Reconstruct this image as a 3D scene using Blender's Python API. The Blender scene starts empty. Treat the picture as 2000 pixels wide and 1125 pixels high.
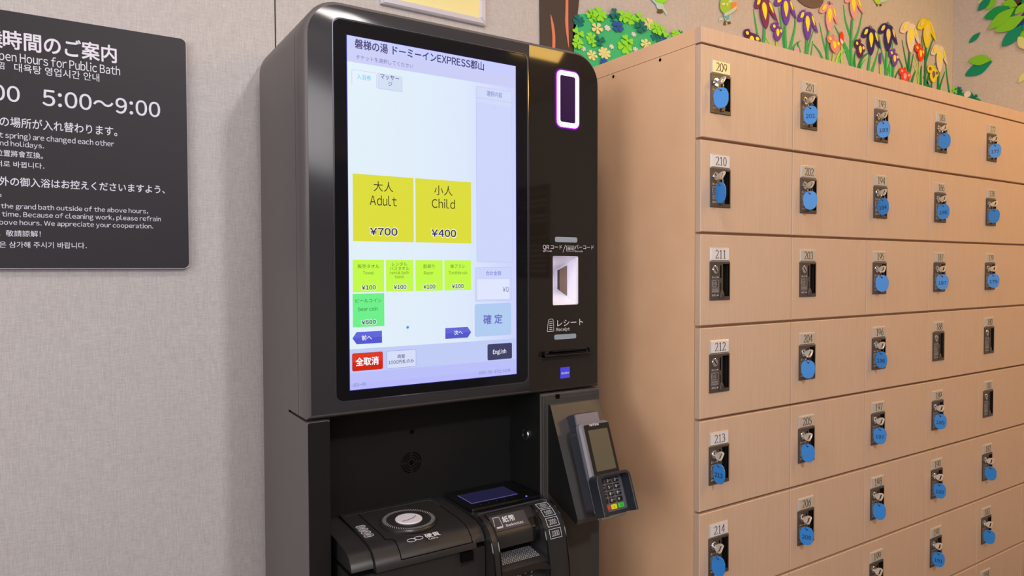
import bpy, bmesh, math, random, re
from mathutils import Vector, Matrix
from mathutils.geometry import tessellate_polygon
random.seed(7)
PI = math.pi
S = bpy.context.scene
COL = S.collection
# ------------------------------------------------------------------ camera, world, lights, exposure
F_PX = 1363.28
YAW, PITCH, ROLL, CAM_H = math.radians(32.8078), math.radians(1.4961), math.radians(0.1702), 1.2
cam_d = bpy.data.cameras.new('camera'); cam = bpy.data.objects.new('camera', cam_d); COL.objects.link(cam)
cam_d.sensor_width = 36.0; cam_d.lens = F_PX / 2000 * 36.0; cam_d.clip_start = 0.02
fwd = Vector((math.sin(YAW) * math.cos(PITCH), math.cos(YAW) * math.cos(PITCH), -math.sin(PITCH)))
right0 = Vector((math.cos(YAW), -math.sin(YAW), 0)); up0 = right0.cross(fwd)
rgt = right0 * math.cos(ROLL) - up0 * math.sin(ROLL)
upv = right0 * math.sin(ROLL) + up0 * math.cos(ROLL)
rgt = (right0 * math.cos(ROLL) + up0 * -math.sin(ROLL)).normalized(); upv = rgt.cross(fwd).normalized()
CAM = Vector((0, 0, CAM_H))
cam.matrix_world = Matrix.Translation(CAM) @ Matrix((rgt, upv, -fwd)).transposed().to_4x4()
S.camera = cam

def lin(c):
    c = c / 255.0
    return c / 12.92 if c <= .04045 else ((c + .055) / 1.055) ** 2.4
def rgb(*c): return tuple(lin(v) for v in c) + (1.0,)

world = bpy.data.worlds.new('world'); S.world = world; world.use_nodes = True
bg = world.node_tree.nodes['Background']; bg.inputs[0].default_value = rgb(225, 222, 230); bg.inputs[1].default_value = 0.25

def area(name, loc, target, size, power, color, shape='RECTANGLE', sy=None, spread=180):
    l = bpy.data.lights.new(name, 'AREA'); l.energy = power; l.color = color[:3]
    l.shape = shape; l.size = size
    if sy: l.size_y = sy
    l.spread = math.radians(spread)
    o = bpy.data.objects.new(name, l); COL.objects.link(o); o.location = loc
    o.rotation_euler = (Vector(target) - Vector(loc)).to_track_quat('-Z', 'Y').to_euler()
    return o
COOL = rgb(235, 232, 255); NEUT = rgb(255, 243, 232); WARM = rgb(255, 202, 104)
area('ceiling_or_fill_light', (0.80, -1.20, 2.44), (0.55, 1.3, 1.0), 0.16, 24, rgb(250, 248, 252), sy=0.16)
area('room_fill', (-1.2, -1.7, 1.7), (1.0, 1.1, 0.9), 1.2, 20, rgb(252, 248, 250), sy=1.0)  # added soft fill to lift the locker side, not a lamp of the room
area('window_light', (-2.30, -0.1, 1.6), (0.8, 0.7, 1.3), 1.8, 48, rgb(250, 247, 252), sy=1.6)  # made-up ambient fill from the left, no actual window there
area('ceiling_or_fill_light', (0.30, 0.45, 2.44), (0.30, 0.75, 0), 0.30, 7, rgb(255, 246, 242), sy=0.30)
area('ceiling_or_fill_light', (2.62, -0.40, 2.44), (2.5, 0.7, 0.7), 0.45, 4, WARM, sy=0.3)  # warm fill added for the right-hand locker fronts, not a ceiling fitting
area('ceiling_or_fill_light', (2.98, -0.62, 2.30), (2.3, 0.9, 0.4), 0.25, 11, rgb(255, 190, 92), sy=0.25)  # another added fill, warms the lower right doors
area('ceiling_or_fill_light', (2.30, -1.00, 2.44), (2.4, 0.6, 0.7), 0.34, 0.9, WARM, sy=0.08)
area('downlight', (1.95, 0.75, 2.44), (2.0, 0.95, 0), 0.18, 2.8, WARM, 'DISK')
area('downlight', (2.75, 0.65, 2.44), (2.75, 0.9, 0), 0.18, 4.2, WARM, 'DISK')
S.view_settings.view_transform = 'Standard'; S.view_settings.look = 'None'
S.view_settings.exposure = 0.0; S.view_settings.gamma = 1.0; S.view_settings.use_curve_mapping = False

# ------------------------------------------------------------------ materials
MATS = {}
def mat(name, color, rough=.5, metal=0.0, spec=.5, coat=0.0):
    if name in MATS: return MATS[name]
    m = bpy.data.materials.new(name); m.use_nodes = True
    b = m.node_tree.nodes['Principled BSDF']
    b.inputs['Base Color'].default_value = rgb(*color); b.inputs['Roughness'].default_value = rough
    b.inputs['Metallic'].default_value = metal; b.inputs['Specular IOR Level'].default_value = spec
    b.inputs['Coat Weight'].default_value = coat
    MATS[name] = m; return m
def glow(name, color, strength=1.0, black=True):
    if name in MATS: return MATS[name]
    m = bpy.data.materials.new(name); m.use_nodes = True
    b = m.node_tree.nodes['Principled BSDF']
    b.inputs['Base Color'].default_value = (0, 0, 0, 1); b.inputs['Roughness'].default_value = .25
    b.inputs['Specular IOR Level'].default_value = .15
    b.inputs['Emission Color'].default_value = rgb(*color); b.inputs['Emission Strength'].default_value = strength
    MATS[name] = m; return m
def G(*c): return glow('screen_%d_%d_%d' % c, c)
def noise_mat(name, c1, c2, scale, stretch, rough=.6, bump=0.0, detail=3, c3=None, scale3=None, fine=None, spec=.4, metal=0, rnd=False, mixlo=.35, mixhi=.65):
    m = bpy.data.materials.new(name); m.use_nodes = True; nt = m.node_tree; N = nt.nodes; L = nt.links
    b = N['Principled BSDF']; b.inputs['Roughness'].default_value = rough; b.inputs['Specular IOR Level'].default_value = spec
    b.inputs['Metallic'].default_value = metal
    tc = N.new('ShaderNodeTexCoord'); mp = N.new('ShaderNodeMapping'); mp.inputs['Scale'].default_value = stretch
    src = tc.outputs['Object']
    if rnd:
        oi = N.new('ShaderNodeObjectInfo'); vm = N.new('ShaderNodeVectorMath'); vm.operation = 'MULTIPLY_ADD'
        cb = N.new('ShaderNodeCombineXYZ')
        for i in range(3): L.new(oi.outputs['Random'], cb.inputs[i])
        L.new(cb.outputs[0], vm.inputs[0]); vm.inputs[1].default_value = (7, 3, 5); L.new(src, vm.inputs[2]); src = vm.outputs[0]
    L.new(src, mp.inputs['Vector'])
    n = N.new('ShaderNodeTexNoise'); n.inputs['Scale'].default_value = scale; n.inputs['Detail'].default_value = detail
    L.new(mp.outputs[0], n.inputs['Vector'])
    r = N.new('ShaderNodeValToRGB'); r.color_ramp.elements[0].color = rgb(*c1); r.color_ramp.elements[1].color = rgb(*c2)
    r.color_ramp.elements[0].position = mixlo; r.color_ramp.elements[1].position = mixhi
    L.new(n.outputs['Fac'], r.inputs['Fac']); out = r.outputs[0]
    if bump:
        bp_ = N.new('ShaderNodeBump'); bp_.inputs['Strength'].default_value = bump; bp_.inputs['Distance'].default_value = .001
        L.new(n.outputs['Fac'], bp_.inputs['Height']); L.new(bp_.outputs[0], b.inputs['Normal'])
    L.new(out, b.inputs['Base Color']); MATS[name] = m
    return m
def cloth_mat(name, ca, cb):
    m = bpy.data.materials.new(name); m.use_nodes = True; nt = m.node_tree; N = nt.nodes; L = nt.links
    b = N['Principled BSDF']; b.inputs['Roughness'].default_value = .8; b.inputs['Specular IOR Level'].default_value = .25
    tc = N.new('ShaderNodeTexCoord'); outs = []
    for stretch, sc in (((70, 70, 1100), 1), ((900, 900, 60), 1), ((160, 160, 160), 2), ((2.2, 2.2, 1.6), 1)):
        mp = N.new('ShaderNodeMapping'); mp.inputs['Scale'].default_value = stretch
        n = N.new('ShaderNodeTexNoise'); n.inputs['Scale'].default_value = sc; n.inputs['Detail'].default_value = 2
        L.new(tc.outputs['Object'], mp.inputs['Vector']); L.new(mp.outputs[0], n.inputs['Vector']); outs.append(n.outputs['Fac'])
    def mth(op, a, b_, v=None):
        x = N.new('ShaderNodeMath'); x.operation = op; L.new(a, x.inputs[0])
        if b_ is not None: L.new(b_, x.inputs[1])
        else: x.inputs[1].default_value = v
        return x.outputs[0]
    s = mth('ADD', mth('MULTIPLY', outs[0], None, .45), mth('MULTIPLY', outs[1], None, .4))
    s = mth('ADD', s, mth('MULTIPLY', outs[2], None, .1)); s = mth('ADD', s, mth('MULTIPLY', outs[3], None, .05))
    r = N.new('ShaderNodeValToRGB'); r.color_ramp.elements[0].color = rgb(*ca); r.color_ramp.elements[1].color = rgb(*cb)
    r.color_ramp.elements[0].position = .36; r.color_ramp.elements[1].position = .64
    L.new(s, r.inputs['Fac']); L.new(r.outputs[0], b.inputs['Base Color'])
    bm_ = N.new('ShaderNodeBump'); bm_.inputs['Strength'].default_value = .35; bm_.inputs['Distance'].default_value = .0006
    L.new(s, bm_.inputs['Height']); L.new(bm_.outputs[0], b.inputs['Normal'])
    MATS[name] = m; return m

WALLM = cloth_mat('woven_wallcovering', (178, 172, 170), (204, 199, 197))
WOOD = noise_mat('beech_laminate', (203, 173, 147), (210, 180, 155), 3.0, (150, 150, 3.0), rough=.42, bump=.04, detail=5, rnd=True)
WOODC = noise_mat('beech_carcass', (232, 186, 146), (236, 191, 151), 4.0, (3, 3, 3), rough=.45, detail=2)
WOODT = noise_mat('beech_top', (203, 171, 148), (213, 182, 160), 3.0, (150, 150, 3.0), rough=.42, bump=.05, detail=5)
FLOORM = noise_mat('carpet_floor', (98, 90, 86), (120, 110, 104), 60, (1, 1, 1), rough=.9)
CEILM = mat('ceiling_paint', (225, 220, 212), .9)
BROWNW = noise_mat('brown_panel', (72, 58, 46), (96, 78, 62), 2.5, (12, 12, .8), rough=.5, detail=4)
RIGHTW = WALLM
GAPM = mat('joint_shadow_gap', (70, 66, 64), .9)
BODY = noise_mat('satin_dark_shell', (92, 87, 86), (95, 90, 89), 900, (1, 1, 1), rough=.42, bump=.02, detail=1, spec=.5)
BEZEL = mat('bezel_satin_black', (52, 51, 55), .16, spec=.6)
GLOSS = mat('piano_black', (36, 31, 26), .04, spec=.75)
GLASS = mat('screen_border_glass', (20, 20, 24), .05, spec=.55)
MATT = mat('matt_black', (22, 22, 21), .5, spec=.35)
CASH = noise_mat('changer_black_plastic', (40, 38, 38), (45, 43, 43), 1500, (1, 1, 1), rough=.3, bump=.05, detail=1, spec=.6)
CASHG = mat('changer_gloss', (15, 15, 17), .1, spec=.6)
GROOVE = mat('groove_black', (4, 4, 4), .9, spec=.1)
EDGE = mat('edge_grey', (120, 122, 135), .2, metal=.8)
CHROME = mat('chrome', (215, 215, 220), .1, metal=1)
STEEL = mat('key_steel', (222, 214, 200), .3, metal=.65)
BRASS = mat('ring_steel', (150, 145, 138), .25, metal=1)
PRINT = mat('white_print', (225, 225, 232), .6)
PRINTG = mat('grey_print', (185, 185, 190), .6)
INK = mat('black_ink', (25, 22, 22), .6)
NAVYINK = mat('tag_ink', (18, 50, 100), .6)
BLUE = mat('blue_tag', (50, 134, 212), .35)
LOCKH = mat('lock_housing_brown', (74, 64, 58), .4)
POCKET = mat('lock_pocket_dark', (30, 26, 24), .5)
PLATE_W = mat('number_plate_white', (222, 218, 220), .28)
PLATE_G = mat('number_plate_grey', (192, 180, 164), .3)
PLATE_Y = mat('number_plate_cream', (226, 208, 160), .28)
PLATE_C = mat('plate_clear_edge', (190, 178, 168), .2, coat=.5)
SIGNM = mat('notice_charcoal', (50, 47, 51), .5, spec=.25)
SIGNB = mat('notice_back_brown', (84, 62, 34), .7)
WHITEP = mat('white_plastic', (236, 232, 240), .35)

# ------------------------------------------------------------------ mesh helpers
def ray(px, py):
    xr = (px - 1000) / F_PX; yr = -(py - 562.5) / F_PX
    return fwd + rgt * xr + upv * yr
class Frame:                                   # a plane of the room: origin, two axes in it and its outward normal
    def __init__(s, O, U, V):
        s.O = Vector(O); s.U = Vector(U).normalized(); s.V = Vector(V).normalized(); s.N = s.U.cross(s.V).normalized()
    def P(s, u, v, n=0.0): return s.O + s.U * u + s.V * v + s.N * n
    def at(s, px, py):                          # the spot of this plane seen at that pixel of the photograph
        d = ray(px, py); t = (s.O - CAM).dot(s.N) / d.dot(s.N); q = CAM + d * t - s.O
        return q.dot(s.U), q.dot(s.V)
def front(y): return Frame((0, y, 0), (1, 0, 0), (0, 0, 1))
def top(z): return Frame((0, 0, z), (1, 0, 0), (0, 1, 0))

class MB:
    def __init__(s): s.v = []; s.f = []; s.m = []; s.mats = []
    def mi(s, m):
        if m not in s.mats: s.mats.append(m)
        return s.mats.index(m)
    def poly(s, pts, m):
        k = len(s.v); s.v += [tuple(p) for p in pts]; s.f.append(tuple(range(k, k + len(pts)))); s.m.append(s.mi(m)); return s
    def raw(s, vs, fs, m):
        k = len(s.v); i = s.mi(m); s.v += [tuple(p) for p in vs]
        for f in fs: s.f.append(tuple(k + a for a in f)); s.m.append(i)
        return s
    def box(s, x0, x1, y0, y1, z0, z1, m, ch=0.0):
        if ch: return s.prism(front(y0), [(x0, z0), (x1, z0), (x1, z1), (x0, z1)], y0 - y1, 0, m, ch=ch)
        vs = [(x, y, z) for z in (z0, z1) for y in (y0, y1) for x in (x0, x1)]
        return s.raw(vs, [(0, 2, 3, 1), (4, 5, 7, 6), (0, 1, 5, 4), (2, 6, 7, 3), (0, 4, 6, 2), (1, 3, 7, 5)], m)
    def prism(s, fr, outer, n0, n1, m, holes=(), ch=0.0, cap=None, back=True, bm_=None):
        # outer polygon (u,v) extruded from n0 (behind) to n1 (front), optional holes and front chamfer
        cap = cap or m; n = len(outer)
        def inset(poly, d):
            r = []
            L_ = len(poly); A = sum(poly[i][0] * poly[(i + 1) % L_][1] - poly[(i + 1) % L_][0] * poly[i][1] for i in range(L_))
            sg = 1 if A > 0 else -1
            for i in range(L_):
                a, b, c = Vector(poly[i - 1]), Vector(poly[i]), Vector(poly[(i + 1) % L_])
                d1 = (b - a); d2 = (c - b)
                if d1.length < 1e-9 or d2.length < 1e-9: r.append(tuple(b)); continue
                d1.normalize(); d2.normalize()
                n1_ = Vector((-d1.y, d1.x)) * sg; n2_ = Vector((-d2.y, d2.x)) * sg
                k = (n1_ + n2_); k = k / max(.3, k.length_squared / 2) if k.length > 1e-6 else n1_
                r.append(tuple(b + k * d))
            return r
        inner = inset(outer, ch) if ch else outer
        loops = [[(u, v) for u, v in inner]] + [list(h) for h in holes]
        flat = [p for l in loops for p in l]
        tris = tessellate_polygon([[Vector((u, v, 0)) for u, v in l] for l in loops])
        s.raw([fr.P(u, v, n1) for u, v in flat], tris, cap)
        if back: s.raw([fr.P(u, v, n0) for u, v in ([p for p in outer] + [p for h in holes for p in h])], [t[::-1] for t in tris], bm_ or m)
        nb = n1 - ch
        vs = [fr.P(u, v, n0) for u, v in outer] + [fr.P(u, v, nb) for u, v in outer]
        fs = [(i, (i + 1) % n, n + (i + 1) % n, n + i) for i in range(n)]
        if ch:
            vs += [fr.P(u, v, n1) for u, v in inner]
            fs += [(n + i, n + (i + 1) % n, 2 * n + (i + 1) % n, 2 * n + i) for i in range(n)]
        s.raw(vs, fs, m)
        for h in holes:
            k = len(h); s.raw([fr.P(u, v, n0) for u, v in h] + [fr.P(u, v, n1) for u, v in h],
                              [(i, (i + 1) % k, k + (i + 1) % k, k + i) for i in range(k)], m)
        return s
    def flat(s, fr, pts, n, m):
        tris = tessellate_polygon([[Vector((u, v, 0)) for u, v in pts]])
        return s.raw([fr.P(u, v, n) for u, v in pts], tris, m)
    def tube(s, pts, r, m, k=8, closed=False):
        pts = [Vector(p) for p in pts]; n = len(pts); vs = []; ref = None
        for i, p in enumerate(pts):
            a = pts[(i - 1) % n] if (closed or i) else p; b = pts[(i + 1) % n] if (closed or i < n - 1) else p
            d = (b - a).normalized()
            ref = (Vector((0, 0, 1)) if abs(d.z) < .9 else Vector((1, 0, 0))) if ref is None else ref
            x = (ref - d * ref.dot(d)).normalized(); y = d.cross(x); ref = x
            vs += [p + (x * math.cos(2 * PI * j / k) + y * math.sin(2 * PI * j / k)) * r for j in range(k)]
        fs = []
        for i in range(n if closed else n - 1):
            for j in range(k):
                fs.append((i * k + j, i * k + (j + 1) % k, ((i + 1) % n) * k + (j + 1) % k, ((i + 1) % n) * k + j))
        if not closed: fs += [tuple(range(k))[::-1], tuple((n - 1) * k + j for j in range(k))]
        return s.raw(vs, fs, m)
    def extr(s, prof, x0, x1, m):              # (y,z) profile closed polygon extruded along x
        fr = Frame((0, 0, 0), (0, 1, 0), (0, 0, 1))   # normal +x
        return s.prism(fr, prof, x0, x1, m)
    def build(s, name, parent=None, origin=None, smooth=28, merge=True):
        o3 = Vector(origin) if origin is not None else (ORG.get(parent.name, Vector()) if parent else Vector())
        me = bpy.data.meshes.new(name)
        me.from_pydata([tuple(Vector(v) - o3) for v in s.v], [], s.f)
        for m_ in s.mats: me.materials.append(m_)
        me.polygons.foreach_set('material_index', s.m)
        if merge:
            bm = bmesh.new(); bm.from_mesh(me); bmesh.ops.remove_doubles(bm, verts=bm.verts, dist=1e-6)
            bmesh.ops.recalc_face_normals(bm, faces=bm.faces); bm.to_mesh(me); bm.free()
        if smooth:
            me.polygons.foreach_set('use_smooth', [True] * len(me.polygons)); me.set_sharp_from_angle(angle=math.radians(smooth))
        o = bpy.data.objects.new(name, me); COL.objects.link(o)
        if parent: o.parent = parent; ORG[o.name] = ORG.get(parent.name, Vector()) if origin is None else Vector(origin)
        elif origin is not None: o.location = origin; ORG[o.name] = Vector(origin)
        return o
ORG = {}
def thing(name, label, cat, loc, group=None):
    o = bpy.data.objects.new(name, None); COL.objects.link(o); o.location = loc; o.empty_display_size = .05
    o['label'] = label; o['category'] = cat
    if group: o['group'] = group
    ORG[o.name] = Vector(loc); return o
def tag(o, label, cat, group=None):
    o['label'] = label; o['category'] = cat
    if group: o['group'] = group
    return o
def struct(o): o['kind'] = 'structure'; return o

def rrect(x0, x1, y0, y1, r, k=6, corners=(1, 1, 1, 1)):    # corners: bl, br, tr, tl
    pts = []
    for (cx, cy, a0, on) in ((x0, y0, PI, corners[0]), (x1, y0, 1.5 * PI, corners[1]), (x1, y1, 0, corners[2]), (x0, y1, .5 * PI, corners[3])):
        rr = r if on is 1 or on is True else (on if on else 0)
        if rr <= 0: pts.append((cx, cy)); continue
        ox = cx + rr if cx == x0 else cx - rr; oy = cy + rr if cy == y0 else cy - rr
        for i in range(k + 1): a = a0 + .5 * PI * i / k; pts.append((ox + rr * math.cos(a), oy + rr * math.sin(a)))
    return pts
def circ(cx, cy, r, k=24, ry=None, a0=0): return [(cx + r * math.cos(a0 + 2 * PI * i / k), cy + (ry or r) * math.sin(a0 + 2 * PI * i / k)) for i in range(k)]
def smooth_poly(pts, k=5, closed=True):
    n = len(pts); out = []
    rng = range(n) if closed else range(n - 1)
    for i in rng:
        g = (lambda j: pts[j % n]) if closed else (lambda j: pts[max(0, min(n - 1, j))])
        p0, p1, p2, p3 = g(i - 1), g(i), g(i + 1), g(i + 2)
        for t in range(k):
            t = t / k
            out.append(tuple(.5 * (2 * p1[a] + (p2[a] - p0[a]) * t + (2 * p0[a] - 5 * p1[a] + 4 * p2[a] - p3[a]) * t * t + (3 * p1[a] - p0[a] - 3 * p2[a] + p3[a]) * t ** 3) for a in (0, 1)))
    if not closed: out.append(tuple(pts[-1]))
    return out
def line2(a, b, w):
    a, b = Vector(a), Vector(b); d = (b - a).normalized(); n = Vector((-d.y, d.x)) * w / 2
    return [tuple(a + n), tuple(b + n), tuple(b - n), tuple(a - n)]

# text --------------------------------------------------------------
TC = {}
def raw_glyphs(sx, res=5):
    if sx in TC: return TC[sx]
    c = bpy.data.curves.new('txt', 'FONT'); c.body = sx; c.size = 1.0; c.resolution_u = res; c.fill_mode = 'FRONT'
    o = bpy.data.objects.new('txt', c); me = bpy.data.meshes.new_from_object(o)
    vs = [(v.co.x, v.co.y) for v in me.vertices]; fs = [tuple(p.vertices) for p in me.polygons]
    bpy.data.objects.remove(o); bpy.data.curves.remove(c); bpy.data.meshes.remove(me)
    TC[sx] = (vs, fs); return TC[sx]
def glyphs(sx):
    key = '#' + sx
    if key in TC: return TC[key]
    w1 = ext(raw_glyphs('国')[0], 0); w2 = ext(raw_glyphs('国国')[0], 0); adv = (w2[1] - w2[0]) - (w1[1] - w1[0])
    V, F, cur = [], [], 0.0
    for run in re.findall(r'[!-~¥](?:[ -~¥]*[!-~¥])?|[^!-~¥]+', sx):
        if re.match(r'[!-~¥]', run):
            for ch_ in run:
                if ch_ == ' ': cur += adv * .24; continue
                vs, fs = raw_glyphs('￥' if ch_ == '¥' else chr(ord(ch_) + 0xFEE0))
                if not vs: cur += adv * .3; continue
                a, b_ = ext(vs, 0); sb = adv * (.045 if ch_ in 'AVWXYTfjrtvwxy' else .055); k = len(V)
                lim = .30 if ch_ in '.,:\'!|' else 1; sb = adv * .09 if ch_ in ".,:'!|" else sb
                V += [(x - a + cur + sb, y) for x, y in vs]; F += [tuple(k + q_ for q_ in f) for f in fs]; cur += (b_ - a) + 2 * sb - (adv * .04 if ch_ in 'frt' else 0)
        else:
            vs, fs = raw_glyphs(run); k = len(V)
            V += [(x + cur, y) for x, y in vs]; F += [tuple(k + q_ for q_ in f) for f in fs]
            cur += (ext(vs, 0)[1] if vs else 0) + adv * .07 + adv * .24 * (len(run) - len(run.rstrip()))
    TC[key] = (V, F); return TC[key]
def ext(vs, a): q = [v[a] for v in vs]; return min(q), max(q)
def put_text(mb, fr, sx, u0, u1, v0, v1, m, ref='l', bold=0.0, n=.0004, vert=None):
    vs, fs = glyphs(sx)
    if not vs: return
    x0, x1 = ext(vs, 0); rv, _ = glyphs({'l': 'H', 'c': '国', 's': sx}[ref]); y0, y1 = ext(rv, 1)
    sxx = (u1 - u0) / (x1 - x0); syy = (v1 - v0) / (y1 - y0)
    nd = 0 if bold <= 0 else (6 if bold < .04 else 8)
    sh_ = [(0, 0)] + [(bold * math.cos(2 * PI * i / nd), bold * math.sin(2 * PI * i / nd)) for i in range(nd)]
    for k, (dx, dy) in enumerate(sh_):
        mb.raw([fr.P(u0 + (x + dx - x0) * sxx, v0 + (y + dy - y0) * syy, n + k * 4e-6) for x, y in vs], fs, m)
def T(mb, fr, sx, xl, xr, yb, yt, m, ref='l', bold=0.0, n=.0004):
    uL, _ = fr.at(xl, yb); uR, vB = fr.at(xr, yb); _, vT = fr.at(xr, yt)
    put_text(mb, fr, sx, uL, uR, vB, vT, m, ref, bold, n)
def R(fr, xl, xr, yt, yb):                      # rectangle on a plane; heights read at its left edge
    u0, v1 = fr.at(xl, yt); _, v0 = fr.at(xl, yb); u1, _ = fr.at(xr, yb); return u0, u1, v0, v1
def rect(u0, u1, v0, v1): return [(u0, v0), (u1, v0), (u1, v1), (u0, v1)]

# serif numerals drawn with a broad nib
def arcp(cx, cy, rx, ry, a0, a1, k=12): return [(cx + rx * math.cos(math.radians(a0 + (a1 - a0) * i / k)), cy + ry * math.sin(math.radians(a0 + (a1 - a0) * i / k))) for i in range(k + 1)]
DG = {'0': [arcp(.25, .5, .2, .48, 0, 360, 24)],
      '1': [[(.27, .98), (.27, .02)], [(.10, .84), (.27, .96)], [(.12, .02), (.42, .02)]],
      '2': [arcp(.24, .73, .18, .25, 160, -30, 12) + [(.30, .42), (.05, .03)], [(.05, .03), (.45, .03), (.46, .14)]],
      '3': [arcp(.22, .76, .17, .22, 150, -80, 10), arcp(.21, .28, .22, .27, 85, -145, 12)],
      '4': [[(.36, .98), (.36, .0)], [(.36, .96), (.04, .30)], [(.03, .29), (.50, .29)]],
      '5': [[(.12, .55), (.14, .96), (.43, .96)], arcp(.20, .31, .24, .29, 95, -145, 12)],
      '6': [[(.42, .97), (.20, .80)] + arcp(.26, .32, .2, .31, 150, 510, 20)],
      '7': [[(.05, .84), (.06, .96), (.45, .96), (.18, .0)]],
      '8': [arcp(.25, .75, .16, .22, 0, 360, 18), arcp(.25, .27, .2, .26, 0, 360, 20)],
      '9': [arcp(.24, .67, .2, .31, 0, 360, 20) + arcp(.0, .67, .44, .6, 0, -62, 8)]}
def serif_number(mb, fr, sx, uc, v0, h, m, n, w_adv=.5, nib=(.022, .05)):
    tw = h * w_adv * len(sx); u = uc - tw / 2 + h * .02
    for ch_ in sx:
        for st in DG[ch_]:
            for a, b in zip(st[:-1], st[1:]):
                d = Vector(b) - Vector(a)
                if d.length < 1e-6: continue
                ang = abs(d.normalized().y); w = (nib[0] + (nib[1] - nib[0]) * ang) * h
                p = Vector((u + a[0] * h * w_adv / .5 * .95, v0 + a[1] * h)); q = Vector((u + b[0] * h * w_adv / .5 * .95, v0 + b[1] * h))
                dd = (q - p).normalized(); e = dd * w * .35; nn = Vector((-dd.y, dd.x)) * w
                mb.poly([fr.P(*(x), n) for x in (p + nn - e, q + nn + e, q - nn + e, p - nn - e)], m)
        u += h * w_adv
# ------------------------------------------------------------------ ROOM
WY = 1.475; RX = 3.1497; LX = -2.4; BY = -3.0; CZ = 2.5
struct(MB().box(LX - .1, RX + .1, BY - .1, WY + .2, -.1, 0, FLOORM).build('floor'))
struct(MB().box(LX - .1, RX + .1, BY - .1, WY + .2, CZ, CZ + .1, CEILM).build('ceiling'))
struct(MB().box(LX - .1, LX, BY, WY + .1, 0, CZ, WALLM).build('wall_left'))
struct(MB().box(RX, RX + .1, BY, WY + .1, 0, CZ, WALLM).build('wall_right'))
struct(MB().box(LX, RX, BY - .1, BY, 0, CZ, BROWNW).build('wall_front'))
struct(MB().box(LX, RX, BY, BY + .04, 2.05, CZ, WALLM).build('trim_1'))
wb = struct(MB().box(LX, RX, WY + .006, WY + .1, 0, CZ, GAPM).build('wall_back'))
SEAM = .3762
MB().box(LX, SEAM - .0013, WY, WY + .006, 0, CZ, WALLM, ch=.001).build('wall_panel', wb)
MB().box(SEAM + .0013, RX, WY, WY + .006, 0, CZ, WALLM, ch=.001).build('wall_panel', wb)
WF = front(WY)

# ------------------------------------------------------------------ TICKET MACHINE
K = 1.142; KX0, KX1 = .3353, .9575; KZ1 = 1.648; KB = 1.440; HB = .953; CX0, CX1, CYB = .3725, .8052, 1.255
KF = front(K)
tm = thing('ticket_machine', 'tall black ticket vending machine with large lit touchscreen beside the lockers', 'vending machine', ((KX0 + KX1) / 2, 1.29, 0))
scan = rrect(*R(KF, 1079.2, 1129.2, 499.5, 596.5), .003, 3)
su0, su1, sv0, sv1 = R(KF, 1079.2, 1129.2, 499.5, 596.5)
slot = R(KF, 1060, 1146, 688, 693)
prof_full = rrect(KX0, KX1, 0, KZ1, .062, 10, (0, 0, 1, 1)); prof_head = rrect(KX0, KX1, HB, KZ1, .062, 10, (0, 0, 1, 1))
b = MB()
b.prism(front(1.255), prof_full, -(KB - 1.255), 0, BODY, ch=0)
b.prism(front(1.195), prof_head, -.06, 0, BODY, holes=[scan])
b.box(KX0, CX0, K, CYB, 0, .9485, BODY, ch=.0015); b.box(CX0, CX1, K, CYB, 0, .40, BODY)
b.box(CX1, KX1, K + .002, CYB, 0, .9485, BODY)
b.build('cabinet', tm)
b = MB()
b.prism(front(1.1925), [(KX0 + .003 + (p[0] - KX0) * (KX1 - KX0 - .006) / (KX1 - KX0), p[1] - (.003 if p[1] > 1.2 else 0)) for p in prof_head], -.003, 0, GROOVE, holes=[scan])
b.build('seam_gap', tm)
# head panel with holes for the reader and the receipt slot
b = MB(); b.prism(KF, prof_head, -.0505, 0, BODY, holes=[scan, rect(*slot)], ch=.0065, cap=BEZEL)
hp = b.build('head_panel', tm, smooth=50)
# recessed cavity liner
b = MB(); b.box(CX0 + .0003, CX1 - .0003, CYB - .0015, CYB - .0003, .40, .9525, MATT)
b.box(CX0 + .0003, CX0 + .0015, K + .004, CYB - .0015, .40, .9525, MATT); b.box(CX1 - .0015, CX1 - .0003, K + .004, CYB - .0015, .40, .9525, MATT)
b.box(CX0 + .0015, CX1 - .0015, K + .02, CYB - .0015, .951, .9525, MATT)
b.build('cavity_liner', tm)
b = MB(); b.prism(KF, rrect(KX0 + .0005, CX0 - .0004, .3, .9482, .003, 3), 0, .0006, mat('column_black', (24, 23, 23), .35)); b.build('column_cover', tm)
# screen glass and rim
gu0, gu1, gv0, gv1 = .3826, .7745, .9765, 1.6215
b = MB(); b.prism(KF, rrect(gu0, gu1, gv0, gv1, .014, 6), 0, .0010, EDGE, holes=[rrect(gu0 + .0011, gu1 - .0011, gv0 + .0011, gv1 - .0011, .013, 6)]); b.build('screen_rim', tm)
b = MB(); b.prism(KF, rrect(gu0 + .0025, gu1 - .0025, gv0 + .0025, gv1 - .0025, .012, 6), -.0005, .0006, GLASS); b.build('screen_glass', tm)
# glossy strip right of the screen
b = MB()
go = rrect(gu1 + .003, KX1 - .0072, HB + .006, KZ1 - .0072, .055, 8, (0, 0, 1, 0))
b.prism(KF, go, 0, .0006, GLOSS, holes=[scan, rect(*slot)]); b.build('glossy_panel', tm)

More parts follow.
